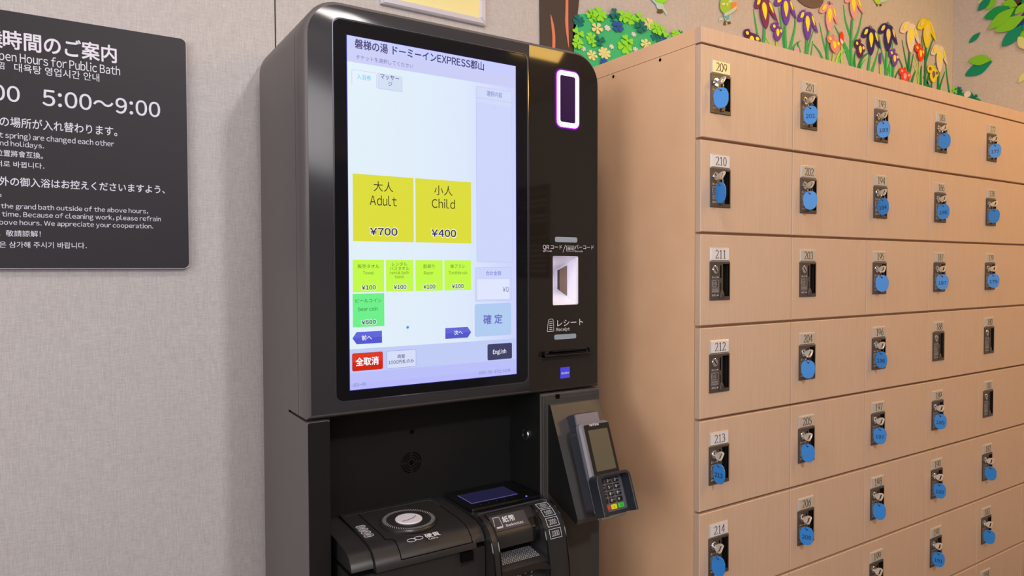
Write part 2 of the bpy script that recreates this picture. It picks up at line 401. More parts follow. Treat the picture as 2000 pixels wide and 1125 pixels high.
# the picture on the screen --------------------------------------------------
sc = MB(); SF = front(K - .0010)
u0, u1, v0, v1 = .4078, .7452, .9962, 1.5940
lay = [0]
def q(pts, m, n): sc.flat(SF, pts, n, m)
def bgm():
    m = bpy.data.materials.new('screen_background'); m.use_nodes = True; N = m.node_tree.nodes; L = m.node_tree.links
    bb = N['Principled BSDF']; bb.inputs['Base Color'].default_value = (0, 0, 0, 1); bb.inputs['Roughness'].default_value = .25; bb.inputs['Specular IOR Level'].default_value = .15
    tc = N.new('ShaderNodeTexCoord'); sp = N.new('ShaderNodeSeparateXYZ'); L.new(tc.outputs['Generated'], sp.inputs[0])
    r = N.new('ShaderNodeValToRGB'); e = r.color_ramp.elements
    e[0].color = rgb(226, 240, 250); e[0].position = .15; e[1].color = rgb(205, 212, 255); e[1].position = .98
    e2 = e.new(.65); e2.color = rgb(222, 234, 252)
    L.new(sp.outputs[0], r.inputs[0]); L.new(r.outputs[0], bb.inputs['Emission Color']); bb.inputs['Emission Strength'].default_value = 1.0
    return m
q(rect(u0 - .0016, u1 + .0012, v0 - .0014, v1 + .001), G(38, 34, 110), 0)
q(rect(u0, u1, v0, v1), bgm(), .0002)
_, hv = KF.at(680, 120); q(rect(u0, u1, hv, v1), G(203, 207, 247), .0003); _, hv2 = KF.at(680, 92); q(rect(u0, u1, hv2, v1), G(200, 206, 255), .0004)
_, fv = KF.at(681, 682.5); q(rect(u0, u1, v0, fv), G(194, 205, 247), .0003); q(rect(u0, u1, v0, v0 + (fv - v0) * .42), G(188, 192, 250), .0004)
q(rect(u0, u1, v0, v0 + (fv - v0) * .15), G(184, 186, 252), .00045)
def rr(xl, xr, yt, yb, m, n=.0005, r=.004, border=None, bw=.0007):
    a = R(SF, xl, xr, yt, yb)
    if border: q(rrect(*a, r, 4), border, n); q(rrect(a[0] + bw, a[1] - bw, a[2] + bw, a[3] - bw, max(r - bw, .0003), 4), m, n + .0002)
    else: q(rrect(*a, r, 4) if r else rect(*a), m, n)
    return a
BG1 = G(228, 240, 251); BRD = G(184, 190, 238)
a = R(SF, 686.3, 735.5, 135, 165); q(rrect(*a, .004, 4, (0, 0, 1, 1)), BRD, .0005); q(rrect(a[0] + .0006, a[1] - .0006, a[2] - .001, a[3] - .0006, .0035, 4, (0, 0, 1, 1)), BG1, .0007)
rr(737.5, 786, 142, 173, BRD, .0005, .002); rr(738, 785.7, 142, 172.3, G(211, 224, 243), .0007, .002)
a = rr(929.3, 1000.5, 168, 512, G(211, 219, 251), .0005, .003, BRD, .0006)
_, tv = KF.at(929.3, 190.5); q(line2((a[0], tv), (a[1], tv), .0006), BRD, .0009)
_, tv = KF.at(929.3, 479); q(rrect(a[0] + .0006, a[1] - .0006, a[2] + .0006, a[3] - .03, .002, 3), G(206, 214, 252), .0008)
rr(927.6, 998.8, 522.2, 588.8, G(204, 213, 251), .0005, .003, BRD, .0006); rr(930.8, 995.2, 545, 586, G(224, 230, 253), .0007, .0015, BRD, .0004)
rr(927, 998, 594, 658, G(178, 205, 242), .0005, .004, G(170, 190, 235), .0004)
YEL = G(221, 221, 62); YG = G(196, 250, 74); GRN = G(112, 240, 138); PNK = G(205, 195, 160)
za = R(SF, 688.4, 808, 338.8, 470.8)
rr(688.4, 808, 338.8, 470.8, YEL, .0005, 0); a = R(SF, 810.9, 920.3, 348.4, 473); q(rect(a[0], a[1], za[2], za[3]), YEL, .0005)
za = R(SF, 688.4, 750.3, 507.2, 571)
for xl, xr in ((688.4, 750.3), (753.4, 807.6), (811, 864.6), (867.4, 920.1)):
    a = R(SF, xl, xr, 508, 571); q(rect(a[0], a[1], za[2], za[3]), YG, .0005)
rr(688.4, 750.6, 574, 639.5, GRN, .0005, 0)
cu, cv = SF.at(796, 639.3); q(circ(cu, cv, .0026, 14), G(84, 140, 240), .0005)
# arrow buttons
BT = G(98, 104, 218); BT2 = G(84, 90, 205)
for xl, xr, yt, yb, d in ((688, 746, 649, 673, -1), (869.5, 920, 640.8, 662, 1)):
    a = R(SF, xl, xr, yt, yb); vm = (a[2] + a[3]) / 2; e = .0075
    if d < 0: p = [(a[0], vm), (a[0] + e, a[2]), (a[1], a[2]), (a[1], a[3]), (a[0] + e, a[3])]; p2 = [(a[0], vm), (a[0] + e, a[2]), (a[1], a[2]), (a[1], vm)]
    else: p = [(a[0], a[2]), (a[1] - e, a[2]), (a[1], vm), (a[1] - e, a[3]), (a[0], a[3])]; p2 = [(a[0], a[2]), (a[1] - e, a[2]), (a[1], vm), (a[0], vm)]
    q(p, BT, .0005); q(p2, BT2, .0007)
rr(687.3, 747.9, 690.5, 725.7, G(226, 58, 34), .0005, .003, G(150, 60, 110), .0006); a = R(SF, 687.3, 747.9, 690.5, 725.7); q(rrect(a[0] + .001, a[1] - .001, a[2] + .001, (a[2] + a[3]) / 2, .002, 3), G(210, 40, 18), .0009)
rr(754.9, 812.5, 685.8, 720.4, G(214, 222, 250), .0006, .003, G(150, 140, 222), .0006)
rr(951.7, 999.7, 672.4, 704, G(66, 66, 102), .0006, .003, G(96, 96, 150), .0006)
NV = G(62, 52, 104); NV2 = G(110, 108, 168); CY = G(118, 205, 236); LV = G(124, 124, 205); DK = G(60, 50, 40); DK2 = G(64, 110, 50); WH = G(250, 250, 255); NB = G(48, 44, 104)
def t(s_, xl, xr, yb, yt, m, ref='l', bold=0.0, n=.0010): T(sc, SF, s_, xl, xr, yb, yt, m, ref, bold, n)
t('磐梯の湯 ドーミーインEXPRESS郡山', 693.3, 944.5, 138.4, 122.7, NV, 'c', .018)
t('チケットを選択してください', 695.5, 806.7, 134, 125.8, NV2, 'c')
t('入浴券', 696.5, 724.5, 158.7, 148.8, CY, 'c', .01); t('マッサー', 742.7, 779, 159.8, 149.5, G(92, 84, 170), 'c', .01); t('ジ', 758, 765.5, 169.8, 160.8, G(92, 84, 170), 'c', .01)
t('選択内容', 949.9, 980, 191.8, 182, LV, 'c', .004)
t('大人', 729.3, 767.7, 375.8, 357, DK, 'c'); t('Adult', 721.8, 774.7, 402.9, 385, DK)
t('小人', 847.7, 883.5, 383, 364.8, DK, 'c'); t('Child', 843, 888.2, 408, 391.5, DK)
def price(s_, xl, xr, yb, yt, w=.035):
    t(s_, xl - .8, xr + .8, yb + .8, yt - .8, WH, 'l', .05, .0010); t(s_, xl, xr, yb, yt, NB, 'l', .022, .0012)
price('¥700', 722.5, 775.5, 460, 446.5); price('¥400', 842.5, 890, 463, 449.5)
t('販売タオル', 698, 740.6, 524, 516.6, DK2, 'c'); t('Towel', 708.6, 730, 536, 530, DK2); price('¥100', 706, 733.4, 565.2, 557)
t('レンタル', 765.6, 795, 519.6, 512.4, DK2, 'c'); t('バスタオル', 761.3, 798.6, 528, 520.8, DK2, 'c'); t('rental bath', 761.3, 798.2, 535.4, 529.4, DK2); t('toewl', 770.5, 789, 543.3, 537.3, DK2); price('¥100', 768.5, 793, 564.2, 556.2)
t('髭剃り', 826.3, 848.3, 524, 516.6, DK2, 'c'); t('Razor', 827.4, 846.2, 536, 530, DK2); price('¥100', 826.3, 849.6, 563.4, 555.6)
t('歯ブラシ', 879.2, 907.4, 523.6, 516.6, DK2, 'c'); t('Toothbrush', 875.8, 911.7, 535.6, 529.8, DK2); price('¥100', 882, 905, 562.4, 555)
t('ビールコイン', 694.1, 744.7, 590.5, 582.8, G(30, 110, 60), 'c'); t('beer coin', 699.5, 737.2, 606.2, 599.3, G(20, 95, 50)); price('¥500', 705.6, 733.8, 632.2, 624.8)
t('前へ', 706.3, 725.7, 663.6, 654.6, WH, 'c', .014); t('次へ', 886.5, 903, 653.2, 644.8, WH, 'c', .014)
t('合計金額', 948.3, 978.2, 537.6, 529.6, LV, 'c', .006); t('¥0', 981.4, 993, 570, 560.2, G(90, 86, 140))
t('確 定', 943.6, 980.5, 631.4, 614.4, G(104, 108, 192), 'c', .02)
t('全取消', 694.5, 738.9, 711.4, 696.8, WH, 'c', .03); t('両替', 775.8, 790.5, 699, 691.6, NV, 'c', .008); t('1000円札のみ', 758, 807.8, 707.9, 700.6, NV, 'c', .008)
t('English', 962.4, 988, 689.4, 681.6, WH, 'l', .01); t('U01-00', 688.8, 714.4, 752.6, 746.4, NV2); t('2025/05/17(土) 13:34', 935.1, 995.9, 725.3, 719.7, NV2)
sc.build('screen', tm, smooth=0, merge=False)

# light ring ------------------------------------------------------------
RF = front(K - .0007)
oa = R(RF, 1085.6, 1130.2, 134.5, 246.5); a_in = (oa[0] + .0088, oa[1] - .0088, oa[2] + .0098, oa[3] - .0098)
oa = (oa[0], oa[1], oa[2] - .001, oa[3])
b = MB(); b.prism(RF, rrect(*oa, .013, 6), -.0003, .0022, glow('ring_purple', (205, 70, 255), 1.6), holes=[rrect(oa[0] + .0016, oa[1] - .0016, oa[2] + .0016, oa[3] - .0016, .0115, 6)])
b.prism(RF, rrect(oa[0] - .0026, oa[1] + .0026, oa[2] - .0026, oa[3] + .0026, .0145, 6), -.0003, .0009, glow('ring_halo_purple', (84, 22, 128), 1.0), holes=[rrect(oa[0], oa[1], oa[2], oa[3], .013, 6)])  # dim outer rim: the ring's purple halo painted as emission
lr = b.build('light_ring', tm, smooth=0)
b = MB(); b.prism(RF, rrect(oa[0] + .0017, oa[1] - .0017, oa[2] + .0017, oa[3] - .0017, .0114, 6), -.0003, .0026, glow('ring_white', (255, 232, 255), 3.0), holes=[rrect(*a_in, .005, 5)]); b.build('light_tube', lr, smooth=0)
b = MB(); b.prism(RF, rrect(a_in[0] + .0003, a_in[1] - .0003, a_in[2] + .0003, a_in[3] - .0003, .0045, 5), -.0003, .0008, glow('sensor_purple', (44, 18, 66), 1.0)); b.build('sensor_window', tm)
# indicators
IND = mat('indicator_lens', (150, 164, 176), .3)
for xl, xr, yt, yb in ((1083.9, 1127.1, 462.5, 472.8), (1082.4, 1125, 654, 663.6)):
    b = MB(); b.prism(RF, rrect(*R(RF, xl, xr, yt, yb), .0035, 4), -.0003, .0006, IND); b.build('indicator_lamp', tm)
# printed wording
def tp(s_, xl, xr, yb, yt, ref='l', bold=0.0, m=PRINT): bb_ = MB(); T(bb_, RF, s_, xl, xr, yb, yt, m, ref, bold, .0003); bb_.build('lettering', tm, smooth=0, merge=False)
b = MB()
tp('QR', 1060.3, 1072.3, 486.6, 478.6); tp('コード', 1075.4, 1097.8, 487.1, 478.6, 'c'); tp('QR Code', 1060.3, 1077.9, 492, 488.7)
b.flat(RF, line2(RF.at(1099.3, 493), RF.at(1104.4, 478.2), .0009), .0003, PRINT)
b.build('printed_slash', tm, smooth=0, merge=False); b = MB()
a = R(RF, 1106.3, 1120.9, 480.6, 490.4)
for l_ in (line2((a[0], a[2]), (a[1], a[2]), .0007), line2((a[0], a[3]), (a[1], a[3]), .0007), line2((a[0], a[2]), (a[0], a[3]), .0007), line2((a[1], a[2]), (a[1], a[3]), .0007)): b.flat(RF, l_, .0003, PRINT)
for i, w in enumerate((1.0, .6, 1.2, .6, .9, .5, 1.1)):
    uu = a[0] + .0032 + i * (a[1] - a[0] - .0064) / 6; b.flat(RF, line2((uu, a[2] + .0022), (uu, a[3] - .0022), w * .0011), .0003, PRINT)
b.build('barcode_symbol', tm, smooth=0, merge=False)
tp('バーコード', 1122.7, 1159.5, 487.5, 479.2, 'c'); tp('Barcode', 1123, 1138.3, 492.4, 489.2)
tp('レシート', 1088.2, 1138.4, 635.2, 622.2, 'c'); tp('Receipt', 1086.3, 1112.8, 645.2, 639.2)
b = MB()
pp = [RF.at(x, y) for x, y in ((1068.6, 647.5), (1070.8, 626.5), (1072.6, 623.6), (1078.3, 623), (1080.4, 625.5), (1081.6, 646.6))]
for i in range(6): b.flat(RF, line2(pp[i], pp[(i + 1) % 6], .0009), .0003, PRINT)
for yy in (628.5, 632.2, 636, 640, 643.5): b.flat(RF, line2(RF.at(1072.6, yy), RF.at(1078.8, yy - .4), .0008), .0003, PRINT)
b.build('receipt_symbol', tm, smooth=0, merge=False)
# maker's badge
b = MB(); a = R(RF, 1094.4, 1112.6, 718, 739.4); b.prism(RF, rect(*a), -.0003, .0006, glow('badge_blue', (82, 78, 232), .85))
T(b, RF, 'GLORY', 1096.1, 1111.1, 729.6, 725.9, PRINT, 'l', .03, .0009); b.build('badge', tm, smooth=0, merge=False)['label'] = 'square blue maker badge with white lettering'
# code reader pocket (white box let into the panel)
b = MB(); dp = .082; uA, uB, vA, vB = su0 + .0003, su1 - .0003, sv0 + .0003, sv1 - .0003; y0 = K - .0004; y1 = K + dp
WP = WHITEP
vA2, vB2 = vA + .036, vB - .031
b.raw([(uA, y0, vA), (uA, y1, vA2), (uA, y1, vB2), (uA, y0, vB)], [(0, 1, 2, 3)], WP); b.raw([(uB, y0, vA), (uB, y1, vA2), (uB, y1, vB2), (uB, y0, vB)], [(0, 1, 2, 3)], WP)
b.raw([(uA, y0, vA), (uB, y0, vA), (uB, y1, vA2), (uA, y1, vA2)], [(0, 1, 2, 3)], WP); b.raw([(uA, y0, vB), (uB, y0, vB), (uB, y1, vB2), (uA, y1, vB2)], [(0, 1, 2, 3)], WP)
b.raw([(uA, y1, vA2), (uB, y1, vA2), (uB, y1, vB2), (uA, y1, vB2)], [(0, 1, 2, 3)], WP)
b.box(uB - .003, uB - .0003, K + .001, K + .004, vA + .003, vB - .003, WP)
cr = b.build('code_reader', tm)
XF = Frame((uB - .0006, 0, 0), (0, -1, 0), (0, 0, 1))
b = MB(); w0 = XF.at(1107, 518.8); w1 = XF.at(1107, 577); w2 = XF.at(1089.4, 528)
b.prism(XF, [(w2[0], w2[1]), (w2[0], XF.at(1089.4, 567)[1]), (w0[0], w1[1]), (w0[0], w0[1])], 0, .0008, mat('reader_window', (128, 106, 82), .15)); b.prism(XF, [(w2[0], w2[1]), (w2[0], XF.at(1089.4, 567)[1]), (w2[0] + .007, XF.at(1092.5, 569)[1]), (w2[0] + .007, XF.at(1092.5, 526.4)[1])], .0008, .0012, mat('reader_window_edge', (60, 46, 36), .3)); b.build('reader_window', cr)
b = MB(); b.raw([(uA + .0012, K + .010, vA + .01), (uA + .0012, K + .05, vA + .028), (uA + .0012, K + .05, vB - .026), (uA + .0012, K + .010, vB - .01)], [(0, 1, 2, 3)], glow('reader_lamp', (235, 232, 255), 2.6)); b.build('reader_lamp', cr)
# receipt slot lip
b = MB(); a = R(KF, 1057.8, 1149.6, 687.5, 697.9)
b.box(a[0], a[1], K - .014, K - .0003, a[2], a[2] + .0045, CASHG, ch=.0012); b.box(a[0], a[0] + .01, K - .012, K - .0003, a[2], a[3], CASHG, ch=.0015)
b.box(a[1] - .003, a[1], K - .006, K - .0003, a[2], a[3] + .002, CASHG, ch=.001); b.box(a[0] + .01, a[1] - .003, K + .001, K + .004, a[2] - .002, a[3] + .003, GROOVE); b.box(a[0] + .024, a[1] - .03, K - .005, K - .0003, a[3] - .0015, a[3] + .001, CASHG)
b.build('receipt_slot', tm)
# right column plate and sloping mount for the card terminal
b = MB(); b.box(CX1 + .002, KX1 - .004, K - .0035, K + .0018, .40, .9455, mat('mount_plate', (62, 60, 58), .38), ch=.001); b.box(CX1 + .011, KX1 - .006, K - .0050, K - .0036, .41, .9405, mat('mount_plate', (62, 60, 58), .38), ch=.0008)
b.box(.838, .8475, K - .0052, K - .0036, .9375, .9468, GROOVE); b.build('column_plate', tm)
wd = [(K - .005, .929), (K - .012, .9275), (1.1335 - .092, .722), (1.1335 - .088, .712), (K - .005, .748)]
b = MB(); b.prism(Frame((0, 0, 0), (0, 1, 0), (0, 0, 1)), wd, .819, .945, mat('mount_grey', (66, 64, 64), .38), bm_=MATT); b.build('sloping_mount', tm, smooth=20)
# key button on the cavity side
BF = Frame((CX1 - .0015, 1.1936, .859), (0, -1, 0), (0, 0, 1)); BF.N = Vector((-1, 0, 0))
b = MB(); b.prism(BF, circ(0, 0, .0125, 28), 0, .004, CHROME, ch=.0012, holes=[circ(0, 0, .0085, 20)]); b.prism(BF, circ(0, 0, .0082, 20), 0, .003, mat('button_dark', (52, 54, 56), .25, metal=.6)); b.build('lock_button', tm)['label'] = 'chrome ringed push button'
# loudspeaker grille and pin hole on the cavity back
b = MB(); GF = Frame((.5716, CYB - .0016, .8217), (1, 0, 0), (0, 0, 1))
for r0, r1 in ((.0185, .021), (.0135, .016), (.0085, .0105)):
    for q0 in range(4):
        a0 = q0 * PI / 2 + .12 + (.0 if r0 < .02 else .0); a1 = a0 + PI / 2 - .24; k = 8
        b.flat(GF, [(r1 * math.cos(a0 + (a1 - a0) * i / k), r1 * math.sin(a0 + (a1 - a0) * i / k)) for i in range(k + 1)] + [(r0 * math.cos(a1 - (a1 - a0) * i / k), r0 * math.sin(a1 - (a1 - a0) * i / k)) for i in range(k + 1)], .0003, GROOVE)
b.prism(GF, circ(0, 0, .0228, 32), 0, .0012, mat('grille_rim', (34, 34, 34), .3), holes=[circ(0, 0, .0214, 32)]); b.flat(GF, circ(0, 0, .005, 16), .0003, GROOVE); b.build('speaker_grille', tm)
b = MB(); b.flat(Frame((.5731, CYB - .0016, .8823), (1, 0, 0), (0, 0, 1)), circ(0, 0, .0048, 16), .0003, GROOVE); b.build('screw_hole', tm)

# ------------------------------------------------------------------ COIN CHANGER
cc = thing('coin_changer', 'black coin changer with round coin dial in the left of the machine recess', 'coin changer', (.51, 1.16, .40))
def coin_prof(dz=0, zb=.40):
    return [(1.2525, zb), (1.2525, .7465 + dz), (1.235, .7462 + dz), (1.125, .7425 + dz), (1.103, .7395 + dz), (1.088, .7335 + dz), (1.0775, .7245 + dz), (1.071, .713 + dz), (1.069, zb if zb > .5 else .7025)]
def seg(prof_top, x0, x1, m, zb): b.extr([(1.2525, zb)] + prof_top + [(prof_top[-1][0], zb)], x0, x1, m)
CT = [(1.2525, .7465), (1.238, .7463), (1.125, .7425), (1.103, .7395), (1.088, .7335), (1.0775, .7245), (1.071, .7135), (1.069, .7045)]
SD = [(1.2525, .7425), (1.2, .7415), (1.15, .740), (1.11, .7365), (1.093, .7305), (1.083, .720), (1.079, .7095)]
b = MB(); b.extr([(1.2525, .40), (1.2525, .70), (1.0775, .70), (1.0705, .40)], .386, .6345, CASH); b.build('lower_body', cc)
b = MB(); b.extr([(1.2515, .7005), (1.2515, .735), (1.125, .730), (1.09, .715), (1.083, .7005)], .3865, .634, GROOVE); b.build('inner_block', cc)
b = MB(); b.extr([(1.2525, .7045)] + SD, .3855, .4232, CASH); b.build('side_cover', cc)
b = MB(); b.extr([(1.2525, .7045)] + CT, .4245, .6128, CASH); b.build('top_cover', cc)
b = MB(); b.extr([(1.2525, .7045)] + SD, .6142, .6352, CASH); b.build('side_cover', cc)
# lid grooves (thin dark lines set into the cover)
def prof_pts(prof, x, y_from, y_to, off=.0003):
    out = []; P_ = [p for p in prof]
    def z_at(y):
        for (ya, za), (yb, zb) in zip(P_[:-1], P_[1:]):
            if min(ya, yb) <= y <= max(ya, yb) and ya != yb: return za + (zb - za) * (y - ya) / (yb - ya)
        return P_[-1][1]
    n = 26
    return [Vector((x, y_from + (y_to - y_from) * i / n, z_at(y_from + (y_to - y_from) * i / n) + off)) for i in range(n + 1)]
b = MB()
for x, ya, yb in ((.4560, 1.238, 1.108), (.4695, 1.100, 1.0725), (.6060, 1.235, 1.0715)):
    b.tube(prof_pts(CT, x, ya, yb, 0), .0009, GROOVE, 5)
b.tube([Vector((.4695, 1.0725, .7165)), Vector((.4705, 1.0722, .7155)), Vector((.6055, 1.0722, .7155))], .0010, GROOVE, 5)
b.tube([Vector((.4560, 1.108, .7402)), Vector((.4600, 1.1055, .7399)), Vector((.4660, 1.1045, .7398)), Vector((.4695, 1.100, .7388))], .0009, GROOVE, 5)
b.build('lid_seam', cc)
b = MB()
b.tube([Vector((.431, 1.2375, .7466)), Vector((.600, 1.2375, .7466)), Vector((.6055, 1.232, .7463)), Vector((.6058, 1.20, .7453))], .0009, EDGE, 5)
b.build('lid_trim', cc)
b = MB(); b.box(.5835, .6062, 1.0685, 1.0765, .684, .7005, GROOVE); b.box(.5835, .6062, 1.066, 1.0705, .6835, .6865, CASHG); b.build('finger_catch', cc)
# coin dial
DF = Frame((.5210, 1.1560, .7443), (1, 0, 0), (0, .9994, .0335))
b = MB(); b.prism(DF, circ(0, 0, .0515, 48), -.001, .0045, CASH, ch=.0025)
for i in range(64):
    a = 2 * PI * i / 64; a2 = a + .10
    b.flat(DF, line2((.0405 * math.cos(a), .0405 * math.sin(a)), (.0475 * math.cos(a2), .0475 * math.sin(a2)), .0011), .0048, PRINTG)
dl = b.build('coin_dial', cc)
b = MB(); b.prism(DF, circ(0, 0, .0245, 36), .0045, .0062, WHITEP, ch=.0008)
sl = smooth_poly([(-.016, -.008), (-.004, -.0065), (.008, -.002), (.016, .005)], 4, False)
b.raw([DF.P(x, y + .0013, .0065) for x, y in sl] + [DF.P(x, y - .0013, .0065) for x, y in sl], [(i, i + 1, len(sl) + i + 1, len(sl) + i) for i in range(len(sl) - 1)], mat('slot_grey', (120, 124, 140), .4))
b.build('coin_slot', dl)
# raised apron in front of the dial + print
b = MB(); AF = Frame((0, 1.125, .7428), (1, 0, 0), (0, .9994, .0335))
CF = Frame((0, 1.103, .7399), (1, 0, 0), (0, .991, .132))
T(b, CF, '硬貨', 827, 861, 1045, 1037.2, PRINT, 'c', .02, .0006); b.build('lettering', cc, smooth=0, merge=False); b = MB(); T(b, CF, 'Coins', 834.5, 856.6, 1050.8, 1047.4, PRINT, 'l', .01, .0006); b.build('lettering', cc, smooth=0, merge=False); b = MB()
for cx_, cy_ in ((804, 1055.5), (817.5, 1051.2)):
    u_, v_ = CF.at(cx_, cy_); b.prism(CF, circ(u_, v_, .0085, 20, .0058), .0003, .0007, PRINT, holes=[circ(u_, v_, .0076, 20, .0049)])
b.build('coin_symbol', cc, smooth=0, merge=False)
for s_, (x, y) in zip(('500', '100', '50', '10'), ((704.3, 1029.5), (709.5, 1035), (714.8, 1040.6), (720.3, 1046.4))):
    b = MB(); u_, v_ = AF.at(x, y); b.prism(AF, rrect(u_ - .0088, u_ + .0088, v_ - .0052, v_ + .0052, .0051, 6), .0003, .0008, PRINT, holes=[rrect(u_ - .008, u_ + .008, v_ - .0044, v_ + .0044, .0043, 6)])
    wd_ = .0055 if len(s_) == 3 else .0036; put_text(b, AF, s_, u_ - wd_, u_ + wd_, v_ - .0024, v_ + .0024, PRINT, 'l', .01, .0006); b.build('value_mark', cc, smooth=0, merge=False)

# ------------------------------------------------------------------ BANKNOTE CHANGER
bc = thing('banknote_changer', 'black banknote changer with small blue display in the right of the machine recess', 'banknote changer', (.72, 1.15, .40))
BX0, BX1 = .6375, .8030
RIM = [(1.2525, .7450), (1.150, .7425), (1.108, .7440), (1.090, .7385), (1.074, .7275), (1.062, .711), (1.0545, .690), (1.047, .650), (1.040, .600), (1.034, .40)]
MID = [(1.2525, .7450), (1.135, .7420), (1.112, .7425), (1.1065, .7415), (1.0815, .7175), (1.0765, .7085), (1.0750, .6890), (1.112, .6840), (1.128, .6760), (1.128, .6700), (1.108, .6690), (1.064, .6615), (1.0535, .6560), (1.0525, .6520), (1.060, .645), (1.052, .600), (1.046, .40)]
b = MB(); b.extr([(1.2525, .40)] + MID, .6538, .7545, CASH); b.build('centre_body', bc, smooth=35)
for x0, x1 in ((BX0, .6535), (.7548, BX1)):
    b = MB(); b.extr([(1.2525, .40)] + RIM, x0, x1, CASH); b.build('side_arm', bc, smooth=40)
b = MB()
for x in (.6375 + .0015, .6535 - .001, .7560, BX1 - .0015):
    b.tube([Vector((x, y - .0004, z - .0003)) for y, z in RIM[2:]], .0016, CASHG, 6)
b.build('rounded_edge', bc)
# display housing
DPF = Frame((0, 1.19, .7490), (1, 0, 0), (0, 1, 0))
b = MB(); b.prism(DPF, rrect(.6385, .8005, -.058, .060, .006, 4), -.007, .001, CASHG, ch=.0025); b.build('display_housing', bc)
a0 = DPF.at(893.5, 969.3); a1 = DPF.at(1012.5, 966.8)
dx0, dx1, dy0, dy1 = a0[0], a1[0], a1[1] + .003, a0[1]
b = MB(); b.prism(DPF, rect(dx0, dx1, dy0, dy1), .001, .0016, glow('display_edge', (110, 104, 180), .7)); b.prism(DPF, rect(dx0 + .0010, dx1 - .0010, dy0 + .0012, dy1 - .0010), .0016, .0020, glow('display_blue', (36, 34, 66), .8)); b.build('display', bc)['label'] = 'dim dark blue display'
b = MB()
for i in range(5): b.prism(DPF, rrect(dx0 + .012 + i * .018, dx0 + .024 + i * .018, dy0 - .013, dy0 - .008, .002, 3), .001, .0016, CASHG)
b.build('display_buttons', bc)
b = MB(); uu, vv = DPF.at(1028, 970.2); b.prism(DPF, circ(uu, vv, .0016, 10), .001, .0018, glow('status_led', (90, 90, 255), 4)); b.build('status_light', bc)
b = MB()
b.tube([Vector((.644, 1.1185, .7445)), Vector((.7900, 1.1185, .7455)), Vector((.7975, 1.112, .745))], .0016, EDGE, 6); b.build('front_trim', bc)
# label plate
lv = Vector((0, .0250, .0240)).normalized(); LF = Frame((0, 1.0815, .7175), (1, 0, 0), lv)
b = MB(); b.prism(LF, rrect(.6575, .7365, .0015, .0325, .0015, 3), .0002, .0014, mat('label_plate_grey', (58, 58, 66), .3), ch=.0005)
T(b, LF, '紙幣', 980.5, 1006.5, 1016.5, 1004.5, PRINT, 'c', .012, .0018); T(b, LF, 'Banknotes', 985.5, 1022.2, 1021.8, 1016.6, PRINT, 'l', .006, .0018)
pp = [LF.at(x, y) for x, y in ((966, 1030), (961.5, 1013.2), (973, 1010.7), (982, 1029))]
for i in range(3): b.flat(LF, line2(pp[i], pp[i + 1], .0008), .0018, PRINT)
b.flat(LF, line2(LF.at(969.5, 1032), LF.at(982, 1029.2), .0016), .0018, PRINT); b.flat(LF, line2(LF.at(970, 1034), LF.at(982, 1031.2), .0008), .0018, PRINT)
b.build('label_plate', bc, smooth=20)['label'] = 'grey label plate with white lettering'
b = MB(); b.extr([(1.0900, .7290), (1.0795, .7165), (1.0750, .7085), (1.0735, .6895), (1.080, .688)], .7390, .7535, CASHG); b.build('drum_end', bc)
# perforated tray
PF = Frame((0, 1.064, .6615), (1, 0, 0), (0, .9858, .168))
b = MB(); DOT = mat('tray_dots', (205, 205, 210), .4)
for i in range(22):
    for j in range(9):
        x = .6600 + i * .0041 + (j % 2) * .0012; y = .004 + j * .0042
        if x < .751: b.flat(PF, circ(x, y, .00135, 6), .0004, DOT)
b.build('tray_perforations', bc, smooth=0)['kind'] = 'stuff'
b = MB(); TP = [(.6545, 0), (.6545, -.012), (.664, -.020), (.674, -.018), (.680, -.012), (.728, -.012), (.742, -.016), (.7560, -.018), (.7560, -.008), (.7500, 0)]
LPF = Frame((0, 1.0535, .6555), (1, 0, 0), (0, .75, .66)); b.prism(LPF, TP, -.001, .0008, CASHG, ch=.0004); b.build('tray_lip', bc)
# denominations on the right arm
def arm_frame(i): (ya, za), (yb, zb) = RIM[i], RIM[i + 1]; return Frame((0, yb, zb), (1, 0, 0), (0, ya - yb, za - zb))
b = MB()
for s_, x, y, i in (('1000', 1078.5, 1034, 5), ('2000', 1074, 1017.8, 4), ('5000', 1066.5, 1003.3, 3), ('10000', 1057.5, 994.6, 2)):
    fr = arm_frame(i); b = MB()
    u_, v_ = fr.at(x, y); L_ = math.hypot(RIM[i][0] - RIM[i + 1][0], RIM[i][1] - RIM[i + 1][1]); v_ = L_ / 2; hh = min(L_ * .42, .0088)
    u_ = .7785; ww = .0135
    b.prism(fr, rect(u_ - ww, u_ + ww, v_ - hh, v_ + hh), .0003, .0008, PRINT, holes=[rect(u_ - ww + .0007, u_ + ww - .0007, v_ - hh + .0007, v_ + hh - .0007)])
    put_text(b, fr, s_, u_ - ww * .62, u_ + ww * .62, v_ - hh * .55, v_ + hh * .55, PRINT, 'l', 0, .0006); b.build('value_mark', bc, smooth=0, merge=False)
NF = Frame((0, 1.0605, .6445), (1, 0, 0), (0, .0085, .0455))
b = MB(); T(b, NF, 'おつり', 1008.5, 1042, 1117.5, 1104, PRINT, 'c', .006, .0008); b.build('lettering', bc, smooth=0, merge=False); b = MB(); T(b, NF, 'Change', 1014.5, 1039.5, 1127.5, 1122, PRINT, 'l', 0, .0008)
b.build('lettering', bc, smooth=0, merge=False)

